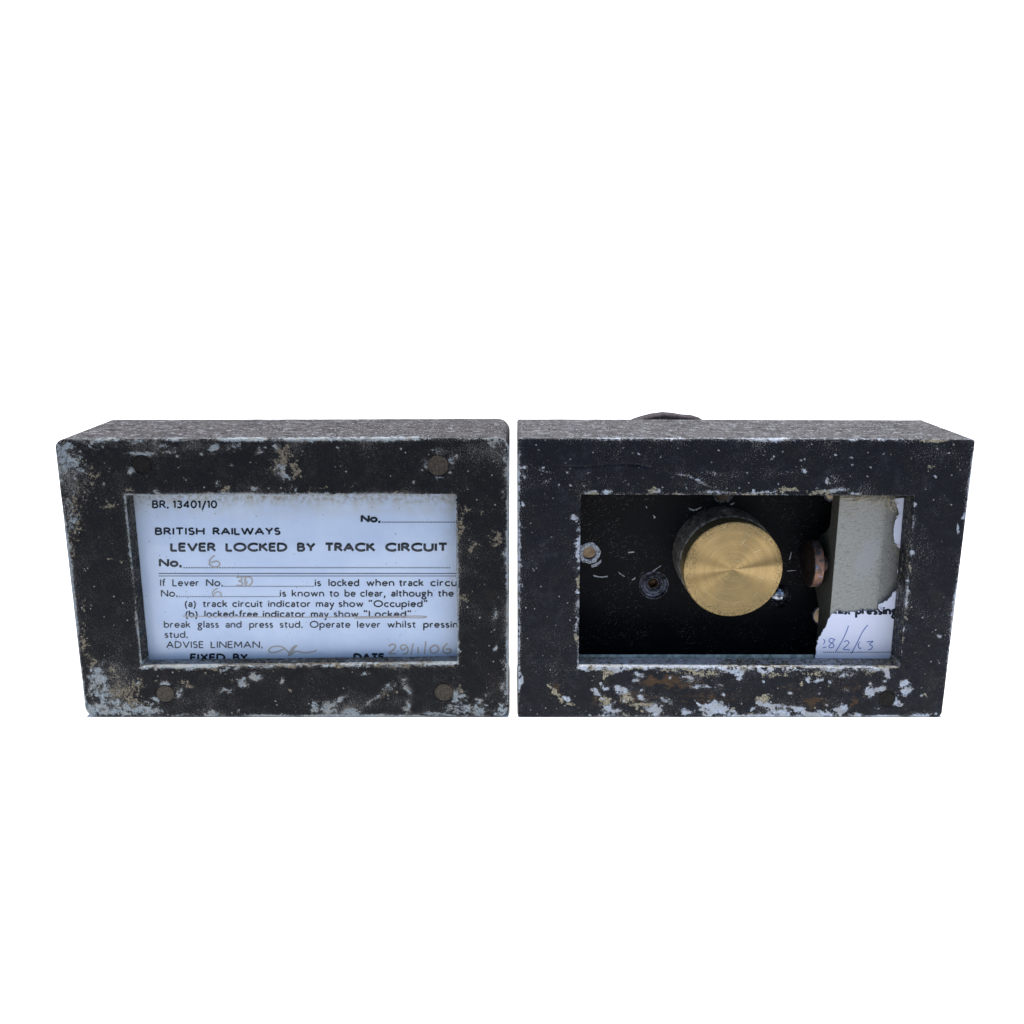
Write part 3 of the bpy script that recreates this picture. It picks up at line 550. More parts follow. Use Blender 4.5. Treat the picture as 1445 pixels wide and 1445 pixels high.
def ink_mat(name, c1, c2, rough=0.7):
    s = NT(name); n = s.noise(2.6, 4, 0.75)
    return s.fin(s.mix(s.step(n, 0.52, 0.78), c1, c2), rough, 0, 0.2)
M_INK = ink_mat('black_print', (0.010, 0.015, 0.026), (0.09, 0.11, 0.16)); M_INK2 = ink_mat('faded_print', (0.022, 0.030, 0.046), (0.20, 0.24, 0.32))
M_PEN = ink_mat('faded_pen', (0.38, 0.345, 0.34), (0.54, 0.57, 0.68)); M_BIRO = ink_mat('blue_biro', (0.10, 0.15, 0.42), (0.26, 0.31, 0.58))

s = NT('notice_paper')
mott = s.noise(0.05, 4, 0.6); fine = s.noise(2.2, 4, 0.7)
sep = s.n('ShaderNodeSeparateXYZ'); s.t.links.new(s.P, sep.inputs[0])
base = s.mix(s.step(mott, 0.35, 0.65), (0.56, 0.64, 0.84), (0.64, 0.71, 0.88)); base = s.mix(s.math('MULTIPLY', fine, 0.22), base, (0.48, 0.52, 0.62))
# brown foxing plus painted warm shade along the upper and right edges
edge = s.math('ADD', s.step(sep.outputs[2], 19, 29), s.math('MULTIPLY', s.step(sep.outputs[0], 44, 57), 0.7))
fox_shade = s.math('MULTIPLY', edge, s.step(s.noise(0.22, 5, 0.65), 0.28, 0.72))
base = s.mix(s.math('MULTIPLY', fox_shade, 0.62), base, (0.50, 0.47, 0.43))
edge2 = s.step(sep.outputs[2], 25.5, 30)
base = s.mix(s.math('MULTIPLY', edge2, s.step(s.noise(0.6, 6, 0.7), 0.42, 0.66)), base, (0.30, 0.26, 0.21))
spot = s.math('MULTIPLY', s.step(s.vor(0.55), 0.12, 0.07), s.step(s.noise(0.11, 2, 0.5), 0.50, 0.60))
base = s.mix(spot, base, (0.10, 0.085, 0.07))
s.bump(s.math('ADD', s.math('MULTIPLY', s.noise(0.45, 5, 0.6), 0.16), s.math('MULTIPLY', s.noise(2.5, 4, 0.7), 0.05)), 0.001, 0.5)
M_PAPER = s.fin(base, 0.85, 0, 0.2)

YC = 7.2 * MM
def flat_poly(name, pts, Y, mat, parent, thick=0.0002, loc=None, bend=None):
    """outline in metres (X, Z) -> thin solid sheet, front face at Y"""
    bm = bmesh.new(); cx, cz = np.mean(pts, axis=0)
    vs = [bm.verts.new((p[0], 0, p[1])) for p in pts]
    es = [bm.edges.new((vs[k], vs[(k + 1) % len(vs)])) for k in range(len(vs))]
    bmesh.ops.triangle_fill(bm, use_beauty=True, edges=es)
    fs = list(bm.faces); g = bmesh.ops.extrude_face_region(bm, geom=fs)
    for v in g['geom']:
        if isinstance(v, bmesh.types.BMVert): v.co.y += thick
    bmesh.ops.recalc_face_normals(bm, faces=bm.faces)
    o_x, o_y, o_z = (parent.location.x, parent.location.y, parent.location.z) if parent else (0, 0, 0)
    if parent and parent.parent: o_x += parent.parent.location.x; o_y += parent.parent.location.y; o_z += parent.parent.location.z
    for v in bm.verts:
        if bend: v.co.y += bend(v.co.x)
        v.co.x -= cx; v.co.z -= cz
    me = bpy.data.meshes.new(name); bm.to_mesh(me); bm.free()
    return link(name, me, mat, parent, (cx - o_x, Y - o_y, cz - o_z))
X0, _ = at(184, 705, YC); X1, _ = at(650, 705, YC); _, ZT = at(400, 694, YC); _, ZB = at(400, 936, YC)
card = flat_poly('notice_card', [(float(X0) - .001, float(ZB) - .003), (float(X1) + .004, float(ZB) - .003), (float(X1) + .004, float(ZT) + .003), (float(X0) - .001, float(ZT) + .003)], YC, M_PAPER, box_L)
ink = Ink(); ink2 = Ink(); YI = YC - 0.03 * MM
T = ink.text; T2 = ink2.text
for a in [('BR.', 214.5, 238.5, 717.5, 11, .15), ('13401/10', 243.5, 306.5, 717.5, 11, .15), ('BRITISH', 218.5, 289, 755.3, 10.6, .17), ('RAILWAYS', 300, 396, 755.3, 10.6, .18),
          ('LEVER', 240, 305, 778.8, 12.6, .19), ('LOCKED', 318, 406, 778.8, 12.6, .19), ('BY', 419, 445.5, 778.8, 12.6, .19), ('TRACK', 458, 530, 778.8, 12.6, .20), ('CIRCUIT', 543, 632, 778.8, 12.6, .20),
          ('No.', 224, 257, 800.4, 12, .19), ('No.', 508.8, 537.5, 737.6, 10.8, .21),
          ('is', 443.8, 453.3, 827.6, 10.2, .14), ('locked', 463, 507, 827.6, 10.2, .14), ('when', 517, 556.5, 827.6, 10.2, .14), ('track', 563, 598, 827.6, 10.2, .15), ('circuit', 607, 656, 827.6, 10.2, .15),
          ('is', 394.5, 404, 842.4, 9.9, .14), ('known', 411.5, 457.5, 842.4, 9.9, .13), ('to', 465, 478.5, 842.4, 9.9, .14), ('be', 486, 502, 842.4, 9.9, .14), ('clear,', 508, 544.5, 842.4, 9.9, .14), ('although', 551.5, 610.5, 842.4, 9.9, .15), ('the', 618, 640.5, 842.4, 9.9, .15),
          ('(a)', 260, 277, 857, 9.7, .14), ('track', 286, 321, 857, 9.7, .14), ('circuit', 327.5, 371, 857, 9.7, .14), ('indicator', 378, 438.5, 857, 9.7, .14), ('may', 445.5, 472, 857, 9.7, .14), ('show', 477.5, 513, 857, 9.7, .14), ('“Occupied”', 519.5, 604, 857, 9.7, .15),
          ('(b)', 261, 279.5, 871.5, 9.7, .15), ('locked-free', 288, 364, 871.5, 9.7, .15), ('indicator', 370.5, 431, 871.5, 9.7, .15), ('may', 438.5, 464, 871.5, 9.7, .14), ('show', 470.5, 506, 871.5, 9.7, .14), ('“Locked”', 512.5, 581, 871.5, 9.7, .15),
          ('Operate', 437, 494.5, 886.2, 9.7, .13), ('lever', 503.5, 537, 886.2, 9.7, .13), ('whilst', 546.5, 587, 886.2, 9.7, .13), ('pressing', 597, 655, 886.2, 9.7, .15),
          ('FIXED', 268, 318.5, 933.5, 11, .19), ('BY', 328.5, 350, 933.5, 11, .19), ('DATE', 498.5, 543, 933, 11, .22)]: T(*a, YI)
for a in [('If', 225.5, 233.5, 827.6, 10.2, .13), ('Lever', 243, 281, 827.6, 10.2, .13), ('No.', 290.5, 315, 827.6, 10.2, .14), ('No.', 227, 251, 842.4, 9.9, .13),
          ('break', 231, 269, 886.2, 9.7, .13), ('glass', 278.5, 309, 886.2, 9.7, .13), ('and', 318, 341, 886.2, 9.7, .13), ('press', 351.5, 385.5, 886.2, 9.7, .13), ('stud.', 394.5, 427.5, 886.2, 9.7, .13),
          ('stud.', 232, 265.5, 900.5, 9.7, .13), ('ADVISE', 234.5, 287.5, 914.8, 9.7, .13), ('LINEMAN.', 297, 371, 914.8, 9.7, .13)]: T2(*a, YI)
ink.pen([(224, 809.2), (650, 809.2)], 1.25, YI, False); ink.pen([(224, 812.8), (650, 812.8)], 1.05, YI, False)
ink.dots(259, 636, 801.2, YI); ink.dots(539, 641, 736.8, YI); ink.dots(316, 443, 827.4, YI, 3.2, 1.5); ink.dots(252, 394, 842, YI, 3.2, 1.5)
ink.build('printed_text', M_INK, card, YI); ink2.build('faded_printed_text', M_INK2, card, YI)
hand = Ink(); YH = YC - 0.05 * MM; K = hand.pen
def K(p_, w_, Y_): hand.pen(p_, w_ * 1.6, Y_)
K([(303, 784), (297, 789), (296, 796), (301, 800), (308, 799), (310, 795), (306, 792), (298, 794)], 1.5, YH)
K([(334, 815), (340, 814), (341, 818), (337, 820), (342, 822), (341, 826), (334, 826)], 1.4, YH); K([(347, 814), (346, 825), (352, 826), (356, 821), (354, 815), (347, 814)], 1.4, YH); K([(341, 815), (346, 814), (345, 819), (349, 822), (345, 826)], 1.0, YH)
K([(307, 830), (301, 834), (300, 839), (305, 842), (311, 841), (312, 837), (307, 835), (302, 838)], 1.2, YH)
K([(258, 869.5), (320, 870.2), (420, 871), (500, 870.6), (594, 869.5), (594, 872), (560, 871.5), (500, 872.5)], 1.0, YH)
K([(402, 915), (395, 912), (384, 913), (379, 918), (384, 921), (393, 919), (402, 916), (410, 922), (416, 914), (419, 911), (414, 913), (407, 924), (412, 923), (418, 919), (430, 921), (444, 919), (446, 917)], 1.3, YH)
K([(549, 912), (553, 909), (558, 911), (556, 916), (549, 922), (559, 922)], 1.6, YH); K([(574, 911), (568, 910), (565, 914), (569, 917), (575, 913), (575, 921), (569, 923)], 1.4, YH); K([(583, 908), (580, 924)], 1.3, YH); K([(590, 913), (590, 922)], 1.4, YH)
K([(601, 905), (599, 923)], 1.4, YH); K([(612, 911), (607, 915), (609, 921), (615, 921), (619, 916), (616, 911), (611, 911)], 1.7, YH); K([(631, 908), (626, 914), (626, 920), (631, 922), (636, 920), (635, 916), (629, 916)], 1.8, YH)
hand.build('handwriting', M_PEN, card, YH)

# glass in front of the notice
def glass_mat(name, tint):
    m = bpy.data.materials.new(name); m.use_nodes = True; t = m.node_tree; t.nodes.remove(t.nodes['Principled BSDF'])
    out = t.nodes['Material Output']; tr = t.nodes.new('ShaderNodeBsdfTransparent'); gl = t.nodes.new('ShaderNodeBsdfGlossy'); mx = t.nodes.new('ShaderNodeMixShader')
    fr = t.nodes.new('ShaderNodeFresnel'); fr.inputs[0].default_value = 1.45; tr.inputs[0].default_value = (*tint, 1); gl.inputs['Roughness'].default_value = 0.03
    mu = t.nodes.new('ShaderNodeMath'); mu.operation = 'MULTIPLY'; mu.inputs[1].default_value = 0.35
    t.links.new(fr.outputs[0], mu.inputs[0]); t.links.new(mu.outputs[0], mx.inputs[0]); t.links.new(tr.outputs[0], mx.inputs[1]); t.links.new(gl.outputs[0], mx.inputs[2]); t.links.new(mx.outputs[0], out.inputs[0])
    return m
M_GLASS = glass_mat('window_glass', (0.985, 0.995, 0.99))
def slab(name, X0, X1, Y0, Y1, Z0, Z1, mat, parent, bevel=0.0001):
    bm = bmesh.new(); bmesh.ops.create_cube(bm, size=1)
    bmesh.ops.scale(bm, vec=(X1 - X0, Y1 - Y0, Z1 - Z0), verts=bm.verts)
    return from_bm(name, bm, mat, parent, rel(parent, (X0 + X1) / 2, (Y0 + Y1) / 2, (Z0 + Z1) / 2), bevel=bevel)
slab('glass_pane', float(X0) - .002, float(X1) + .003, 6.75 * MM, 7.1 * MM, float(ZB) - .002, float(ZT) + .002, M_GLASS, box_L, 0)
M_DARK = simple('black_backing', (0.006, 0.006, 0.007), (0.014, 0.014, 0.016), 0.8, (0.5, 0.7), 0, 0.3)
slab('back_plate', out_L[0][0] + 4.1 * MM, out_L[1][0] - 4.1 * MM, 33 * MM, 36 * MM, Z_BASE + 4.1 * MM, H_BOX - 4.1 * MM, M_DARK, box_L)

# ------------------------------------------------------------------ inside the right-hand case
YP = 33 * MM
s = NT('scuffed_black_plate')
n = s.noise(0.3, 5, 0.6); c = s.mix(n, (0.0035, 0.0035, 0.0045), (0.009, 0.009, 0.011))
# fine scratches: stretched noise at several angles
def scr(rot, lo, hi, a=0.22, b=3.2):
    vv = s.scaled((a, 1, b), (0, R(rot), 0)); return s.step(s.noise(1.0, 2, 0.5, vec=vv), lo, hi)
gate = s.step(s.noise(0.11, 3, 0.6), 0.50, 0.66)
m = s.math('MAXIMUM', s.math('MAXIMUM', scr(15, .655, .69), scr(-32, .665, .70)), scr(62, .67, .705)); m = s.math('MULTIPLY', m, gate)
sp_ = s.math('MULTIPLY', s.step(s.noise(2.2, 3, 0.7), 0.62, 0.67), s.step(s.noise(0.10, 3, 0.6), 0.42, 0.62))
mm_ = s.math('MAXIMUM', s.math('MULTIPLY', m, .8), s.math('MULTIPLY', sp_, 0.8))
c = s.mix(mm_, c, (0.16, 0.158, 0.155))
s.bump(s.math('MULTIPLY', s.noise(1.2, 5, .65), .06), 0.001)
M_PLATE = s.fin(c, s.fmix(n, .45, .6), 0, .10)
M_CHIPPED = simple('bright_chipped_rim', (0.16, 0.17, 0.20), (0.80, 0.85, 0.92), 1.4, (0.4, 0.6), 0.0, 0.4, 0.3, 1.6)
M_BLACKGLOSS = simple('black_enamel', (0.015, 0.015, 0.018), (0.20, 0.21, 0.26), 0.35, (0.08, 0.2), 0.75, 0.9, 0.7, 0.9)
M_WOOD = simple('pale_wood', (0.10, 0.072, 0.046), (0.20, 0.15, 0.10), 0.25, (0.6, 0.8), 0, 0.3, 0.1, 1.0)
def hp(u, v, Y=YP): a, b = at(u, v, Y); return float(a), float(b)
MMPX = 3.68                                             # photo pixels per mm at the plate
holes = [(831.5, 780.5, 9.0), (922.5, 825.5, 19.0), (1100, 842, 10), (1162, 869, 13.5), (1021, 697, 10.5), (1175, 697, 9)]
bm = bmesh.new(); edges = []
xa, xb, za, zb_ = out_R[0][0] + 4.1 * MM, out_R[1][0] - 4.1 * MM, Z_BASE + 4.1 * MM, H_BOX - 4.1 * MM
def loop(pts):
    vs = [bm.verts.new((a, 0, b)) for a, b in pts]; return [bm.edges.new((vs[k], vs[(k + 1) % len(vs)])) for k in range(len(vs))]
edges += loop([(xa, za), (xb, za), (xb, zb_), (xa, zb_)])
for (u, v, r) in holes:
    X, Z = hp(u, v); rr = r / MMPX * MM; edges += loop([(X + rr * math.cos(2 * math.pi * k / 48), Z + rr * math.sin(2 * math.pi * k / 48)) for k in range(48)])
bmesh.ops.triangle_fill(bm, use_beauty=True, edges=edges)
g = bmesh.ops.extrude_face_region(bm, geom=list(bm.faces))
for v in g['geom']:
    if isinstance(v, bmesh.types.BMVert): v.co.y += 2.2 * MM
for v in bm.verts: v.co.x -= box_R.location.x; v.co.z -= Z_BASE; v.co.y += YP
plate = from_bm('back_plate', bm, M_PLATE, box_R)
bm = bmesh.new(); bmesh.ops.create_cube(bm, size=1); bmesh.ops.scale(bm, vec=(0.128, 0.009, 0.085), verts=bm.verts)
board = from_bm('wooden_board', bm, M_WOOD, None, (0.0765, 0.085, Z_BASE + 0.0415), bevel=0.0006)
board.rotation_euler = (R(-22), 0, 0)
board['label'] = 'plain light brown wood glimpsed only through the holes in the right case'; board['category'] = 'board'
# worn bright rim round the left hole
def torus_rim(name, u, v, r1, r2, mat, hgt=0.25, parent=plate, jit=0.06, seg=80):
    X, Z = hp(u, v); V = []; prof = [(r1, 0.6), (r1, -hgt * .5), ((r1 * .6 + r2 * .4), -hgt), ((r1 * .2 + r2 * .8), -hgt * .6), (r2, 0.05)]
    n = len(prof); Fq = []
    for k in range(seg):
        a = 2 * math.pi * k / seg; jj = 1 + jit * (math.sin(5 * a + 1) * .5 + math.sin(11 * a) * .3 + random.uniform(-.3, .3))
        for i_, (r, t) in enumerate(prof):
            rr = r * (jj if i_ >= 3 else 1) / MMPX * MM; V.append((rr * math.cos(a), t * MM, rr * math.sin(a)))
    for k in range(seg):
        for j in range(n - 1): Fq.append((k * n + j, ((k + 1) % seg) * n + j, ((k + 1) % seg) * n + j + 1, k * n + j + 1))
    me = mesh_np(name, V, Fq); return link(name, me, mat, parent, rel(box_R, X, YP, Z))
torus_rim('hole_rim', 831.5, 780.5, 9.0, 15.5, M_CHIPPED, 0.35)
torus_rim('hole_rim', 1162, 869, 13.5, 16.5, M_BLACKGLOSS, 0.4, jit=0.02)
torus_rim('hole_rim', 1175, 697, 9, 12, M_BLACKGLOSS, 0.4, jit=0.02)
torus_rim('hole_rim', 1021, 697, 10.5, 14, M_BLACKGLOSS, 0.4, jit=0.02)
# dished terminal with a brass-lined bore
X, Z = hp(922.5, 825.5); q = 1 / MMPX * MM
term = lathe('terminal_boss', [(20.8 * q, 0.3 * MM), (20.3 * q, -0.1 * MM), (19.2 * q, -0.1 * MM), (17.5 * q, .9 * MM), (15.5 * q, 1.1 * MM), (13.5 * q, 0.7 * MM), (11 * q, 1.0 * MM), (8.5 * q, 1.9 * MM), (6.2 * q, 2.1 * MM), (6.0 * q, 5 * MM), (0, 5.1 * MM)], M_BLACKGLOSS, box_R, rel(box_R, X, YP - .2 * MM, Z), jitter=.02)
M_BRASSD = simple('dull_brass', (0.03, 0.02, 0.012), (0.14, 0.085, 0.04), 1.2, (0.3, 0.5), 0.9, 0.5, 0.1)
lathe('bore_lining', [(7.2 * q, .9 * MM), (6.4 * q, .7 * MM), (5.2 * q, .9 * MM), (4.6 * q, 3.6 * MM), (0, 3.7 * MM)], M_BRASSD, term, (0, 0.8 * MM, 0))
X, Z = hp(1100, 841)
lathe('terminal_dome', [(17.5 * q, .1 * MM), (17 * q, -.5 * MM), (14 * q, -1.5 * MM), (9 * q, -2.3 * MM), (4 * q, -2.7 * MM), (0, -2.8 * MM)], simple('blackened_steel', (0.05, 0.055, 0.07), (0.50, 0.54, 0.62), 0.35, (0.04, 0.12), 0.9, 0.6, 0.06, 0.7), box_R, rel(box_R, X, YP, Z))
# hexagonal nut half hidden at the top
X, Z = hp(1019, 697)
lathe('terminal_nut', [(10 * q, 0.4 * MM), (10 * q, -1.4 * MM), (9 * q, -1.8 * MM), (5 * q, -1.8 * MM), (4.5 * q, -2.6 * MM), (0, -2.7 * MM)], simple('brown_nut', (0.05, 0.035, 0.025), (0.16, 0.11, 0.075), 1.0, (.35, .55), .5, .5, .1), box_R, rel(box_R, X, YP, Z), seg=6, smooth=False)

# brass button
YB = 11.5 * MM
bx_, bz_ = [float(t) for t in at(1034.6, 804, YB)]
x2, _ = at(1104.6, 804, YB); RB = float(x2) - bx_
s = NT('turned_brass')
tg = s.n('ShaderNodeTangent', direction_type='RADIAL', axis='Y')
sep = s.n('ShaderNodeSeparateXYZ'); s.t.links.new(s.P, sep.inputs[0])
rad = s.math('POWER', s.math('ADD', s.math('MULTIPLY', sep.outputs[0], sep.outputs[0]), s.math('MULTIPLY', sep.outputs[2], sep.outputs[2])), 0.5)
ang = s.math('ARCTAN2', sep.outputs[2], sep.outputs[0])
cb = s.n('ShaderNodeCombineXYZ'); s.set(cb.inputs[0], s.math('MULTIPLY', rad, 2.2)); s.set(cb.inputs[1], s.math('MULTIPLY', s.math('COSINE', ang), .35)); s.set(cb.inputs[2], s.math('MULTIPLY', s.math('SINE', ang), .35))
groove = s.noise(1.4, 3, .7, vec=cb.outputs[0])
tarn = s.noise(0.16, 5, .62); 
col = s.mix(s.math('MULTIPLY', s.step(tarn, .30, .70), .55), (0.36, 0.255, 0.115), (0.27, 0.205, 0.105)); col = s.mix(s.math('MULTIPLY', s.step(groove, .42, .62), .40), col, (0.20, 0.145, 0.07))
# green-black verdigris freckles towards the rim
fr_ = s.math('MULTIPLY', s.step(s.noise(1.5, 6, .75), .49, .58), s.step(s.math('ADD', rad, s.math('MULTIPLY', s.noise(.2, 3, .5), 8)), 17.0, 21.5))
col = s.mix(s.math('MULTIPLY', fr_, .8), col, (0.075, 0.075, 0.05))
pit = s.math('MULTIPLY', s.step(s.vor(.9), .17, .10), s.step(s.noise(.35, 3, .6), .50, .58)); col = s.mix(s.math('MULTIPLY', pit, .75), col, (0.09, 0.07, 0.04))
def scr2(rot, lo, a=.16, b=4.2, off=0):
    vv = s.scaled((a, 1, b), (0, R(rot), 0)); return s.step(s.noise(.9, 1, .4, vec=vv), lo, lo + .02)
scm = s.math('MAXIMUM', s.math('MAXIMUM', scr2(22, .735), scr2(-35, .745)), scr2(55, .75))
col = s.mix(s.math('MULTIPLY', scm, .6), col, (0.85, 0.75, 0.5))
s.set(s.b.inputs['Anisotropic'], 1.0); s.set(s.b.inputs['Anisotropic Rotation'], 0.25); s.t.links.new(tg.outputs[0], s.b.inputs['Tangent'])
cb2 = s.n('ShaderNodeCombineXYZ'); s.set(cb2.inputs[0], s.math('MULTIPLY', s.math('COSINE', ang), 1.15)); s.set(cb2.inputs[1], s.math('MULTIPLY', s.math('SINE', ang), 1.15)); cb2.inputs[2].default_value = 3.7
chat = s.math('MULTIPLY', rad, s.noise(1.0, 1, .35, vec=cb2.outputs[0]))     # tool chatter: faint radial facets left by the lathe
s.bump(s.math('ADD', s.math('MULTIPLY', chat, .125), s.math('ADD', s.math('MULTIPLY', groove, .022), s.math('MULTIPLY', scm, -.03))), 0.001, 1.0)
M_BRASS = s.fin(col, s.math('ADD', s.math('MULTIPLY', groove, .08), s.math('ADD', .27, s.math('MULTIPLY', fr_, .2))), 1.0, .5)
btn = lathe('brass_button', [(0, 0.10 * MM), (0.5 * MM, 0.06 * MM), (1.2 * MM, 0.02 * MM)] + [(RB * k / 14, 0) for k in range(2, 14)] + [(RB - .45 * MM, 0), (RB - .15 * MM, .1 * MM), (RB, .4 * MM), (RB, 6.2 * MM), (RB - .4 * MM, 6.8 * MM), (RB - .4 * MM, 7.6 * MM), (0, 7.6 * MM)], M_BRASS, box_R, rel(box_R, bx_, YB, bz_), seg=160)
M_SLEEVE = simple('dusty_black_sleeve', (0.05, 0.047, 0.042), (0.33, 0.30, 0.26), 0.7, (0.35, 0.6), 0.0, 0.4, 0.35, 1.1)
lathe('button_sleeve', [(RB - 1.5 * MM, 7.7 * MM - .2 * MM), (RB + .1 * MM, 7.5 * MM), (RB + .35 * MM, 7.9 * MM), (RB + .35 * MM, 12 * MM), (RB + .5 * MM, 14 * MM), (RB + .5 * MM, 21.2 * MM)], M_SLEEVE, btn, (0, 0, 0), seg=120, jitter=.006)

# folded bracket carrying the contact stud
YK = 9.6 * MM
s = NT('residue_on_bracket')
sep = s.n('ShaderNodeSeparateXYZ'); s.t.links.new(s.P, sep.inputs[0])
vv = s.scaled((.35, 1, 1.5), (0, R(12), 0))
c = s.mix(s.step(s.noise(1.3, 6, .85), .3, .7), (0.24, 0.24, 0.215), (0.36, 0.36, 0.33)); c = s.mix(s.math('MULTIPLY', s.step(s.noise(1.2, 5, .8, vec=vv), .52, .64), .7), c, (0.11, 0.105, 0.09))
dx = s.math('DIVIDE', s.math('ADD', sep.outputs[0], s.math('ADD', -0.0, s.math('MULTIPLY', sep.outputs[2], -.22))), 4.2); dz = s.math('DIVIDE', s.math('ADD', sep.outputs[2], -2.0), 8.5)
el = s.math('ADD', s.math('MULTIPLY', dx, dx), s.math('MULTIPLY', dz, dz)); el = s.math('ADD', el, s.math('MULTIPLY', s.math('SUBTRACT', s.noise(.4, 6, .7), .5), 4.0))
c = s.mix(s.math('MULTIPLY', s.step(el, 1.0, .60), .62), c, (0.33, 0.33, 0.335))
c = s.mix(s.math('MULTIPLY', s.step(s.math('ADD', sep.outputs[2], s.math('MULTIPLY', s.noise(.6, 4, .6), 5)), 24.5, 27.5), .7), c, (0.13, 0.10, 0.065))
dots_ = s.math('MULTIPLY', s.step(s.vor(1.1), .16, .09), s.step(s.noise(.4, 3, .6), .56, .62)); c = s.mix(dots_, c, (0.55, 0.62, 0.60))
s.bump(s.math('ADD', s.math('MULTIPLY', s.noise(2.0, 5, .75), .16), s.math('MULTIPLY', s.noise(1.0, 5, .75, vec=vv), .16)), .001, .8)
M_BRK = s.fin(c, .75, 0, .3)
M_FLANGE = simple('shaded_flange_metal', (0.040, 0.040, 0.032), (0.075, 0.074, 0.060), 0.9, (.5, .7), .2, .4, .1, 1.6)  # bracket side in shade: the shade is painted in as darker metal
kx0, kz1 = [float(t) for t in at(1186.5, 692, YK)]; kxb = float(at(1249, 720, YK)[0]); kx1 = float(at(1286, 720, YK)[0]); kz0 = float(at(1186, 950, YK)[1])
BENDX = kxb
def bendf(X): return max(0.0, X - BENDX) * 0.42 * (1 if X > BENDX else 0)
nx_, nz_ = 26, 40; bm = bmesh.new(); grid = [[bm.verts.new((kx0 + (kx1 - kx0) * i_ / nx_, YK + bendf(kx0 + (kx1 - kx0) * i_ / nx_), kz0 + (kz1 - kz0) * j_ / nz_)) for i_ in range(nx_ + 1)] for j_ in range(nz_ + 1)]
for j_ in range(nz_):
    for i_ in range(nx_): bm.faces.new((grid[j_][i_], grid[j_][i_ + 1], grid[j_ + 1][i_ + 1], grid[j_ + 1][i_]))
g = bmesh.ops.extrude_face_region(bm, geom=list(bm.faces))
for v in g['geom']:
    if isinstance(v, bmesh.types.BMVert): v.co.y += 0.9 * MM
cx, cz = float(at(1222, 795, YK)[0]), float(at(1222, 795, YK)[1])
for v in bm.verts: v.co.x -= cx; v.co.z -= cz; v.co.y -= YK
brk = from_bm('bracket', bm, M_BRK, box_R, rel(box_R, cx, YK, cz), smooth=False, bevel=0.00015)
def zat(v, Y): return float(at(1170, v, Y)[1])
prof = [(YK + .3 * MM, kz1), (17 * MM, kz1), (17.5 * MM, zat(742, 17 * MM)), (20 * MM, zat(749, 20 * MM)), (28 * MM, zat(757, 28 * MM)), (29.5 * MM, zat(764, 29 * MM)), (29.5 * MM, zat(824, 29 * MM)), (22 * MM, zat(858, 22 * MM)), (22 * MM, kz0), (YK + .3 * MM, kz0)]
bm = bmesh.new(); vs = [bm.verts.new((0, y - YK, z - cz)) for y, z in prof]; bm.faces.new(vs)
g = bmesh.ops.extrude_face_region(bm, geom=list(bm.faces))
for v in g['geom']:
    if isinstance(v, bmesh.types.BMVert): v.co.x += 1.0 * MM
from_bm('flange', bm, M_FLANGE, brk, (kx0 - cx - 0.05 * MM, 0, 0), bevel=0.0001)
# contact stud: copper disc on a stem, axis across
ys = 19.5 * MM; xs0 = float(at(1150, 795, 11.5 * MM)[0]); xs1 = float(at(1164, 795, 11.5 * MM)[0]); zs = float(at(1145, 795, ys)[1]); rs = 34.5 / 3.82 * MM * 0.93
s = NT('corroded_copper')
sep = s.n('ShaderNodeSeparateXYZ'); s.t.links.new(s.P, sep.inputs[0])
n = s.noise(.55, 5, .7); rimm = s.step(sep.outputs[0], .15, .5)
c = s.mix(s.step(n, .4, .62), (0.24, 0.125, 0.08), (0.05, 0.047, 0.05)); c = s.mix(s.math('MULTIPLY', s.step(s.noise(.4, 4, .6), .56, .66), .7), c, (0.15, 0.19, 0.30))
face = s.mix(s.step(s.noise(1.0, 5, .7), .45, .7), (0.018, 0.013, 0.010), (0.10, 0.065, 0.045))
c = s.mix(rimm, face, c); s.bump(s.math('MULTIPLY', s.noise(1.3, 5, .7), .2), .001)
M_COPPER = s.fin(c, .45, .55, .5)
stud = lathe('contact_stud', [(0, .25 * MM), (rs * .5, .2 * MM), (rs * .9, 0), (rs - .2 * MM, .05 * MM), (rs, .35 * MM), (rs, xs1 - xs0 - .2 * MM), (rs - .2 * MM, xs1 - xs0), (rs * .35, xs1 - xs0), (rs * .35, kx0 - xs0 + .5 * MM)], M_COPPER, box_R, rel(box_R, xs0, ys, zs), axis='X', seg=90)

# torn notice
s = NT('torn_notice_paper')
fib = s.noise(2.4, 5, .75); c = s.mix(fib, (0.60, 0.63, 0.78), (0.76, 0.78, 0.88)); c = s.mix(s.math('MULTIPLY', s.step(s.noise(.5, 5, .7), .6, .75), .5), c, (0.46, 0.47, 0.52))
s.bump(s.math('MULTIPLY', s.noise(1.8, 5, .7), .12), .001, .7); M_TORN = s.fin(c, .9, 0, .1)
YT = 9.2 * MM
def rag(pts, amp=0.7, rough_from=0, rough_to=10**6, step=2.2):
    out = []; n = len(pts)
    for k in range(n):
        a, b = np.array(pts[k], float), np.array(pts[(k + 1) % n], float); L_ = np.linalg.norm(b - a); m_ = max(1, int(L_ / step))
        for j in range(m_):
            p = a + (b - a) * j / m_
            if rough_from <= k < rough_to: p = p + rng.normal(0, amp, 2)
            out.append(p)
    return out
low = [(1148, 936), (1150, 928), (1153, 915), (1155, 903), (1160, 893), (1166, 883), (1169, 873), (1174, 867), (1183, 863), (1198, 864.5), (1212, 862), (1226, 861), (1236, 862), (1243, 862), (1241, 856), (1243, 852.5), (1249, 849), (1256, 844), (1262, 835), (1267, 832), (1267, 850), (1264, 870), (1262.5, 890), (1261, 905), (1259.5, 918), (1256, 928), (1249, 935)]
def bendt(X): return bendf(X)
low_r = rag(low, .75, 0, 19)
poly_m = [tuple(float(t) for t in at(u, v, YT)) for u, v in low_r]
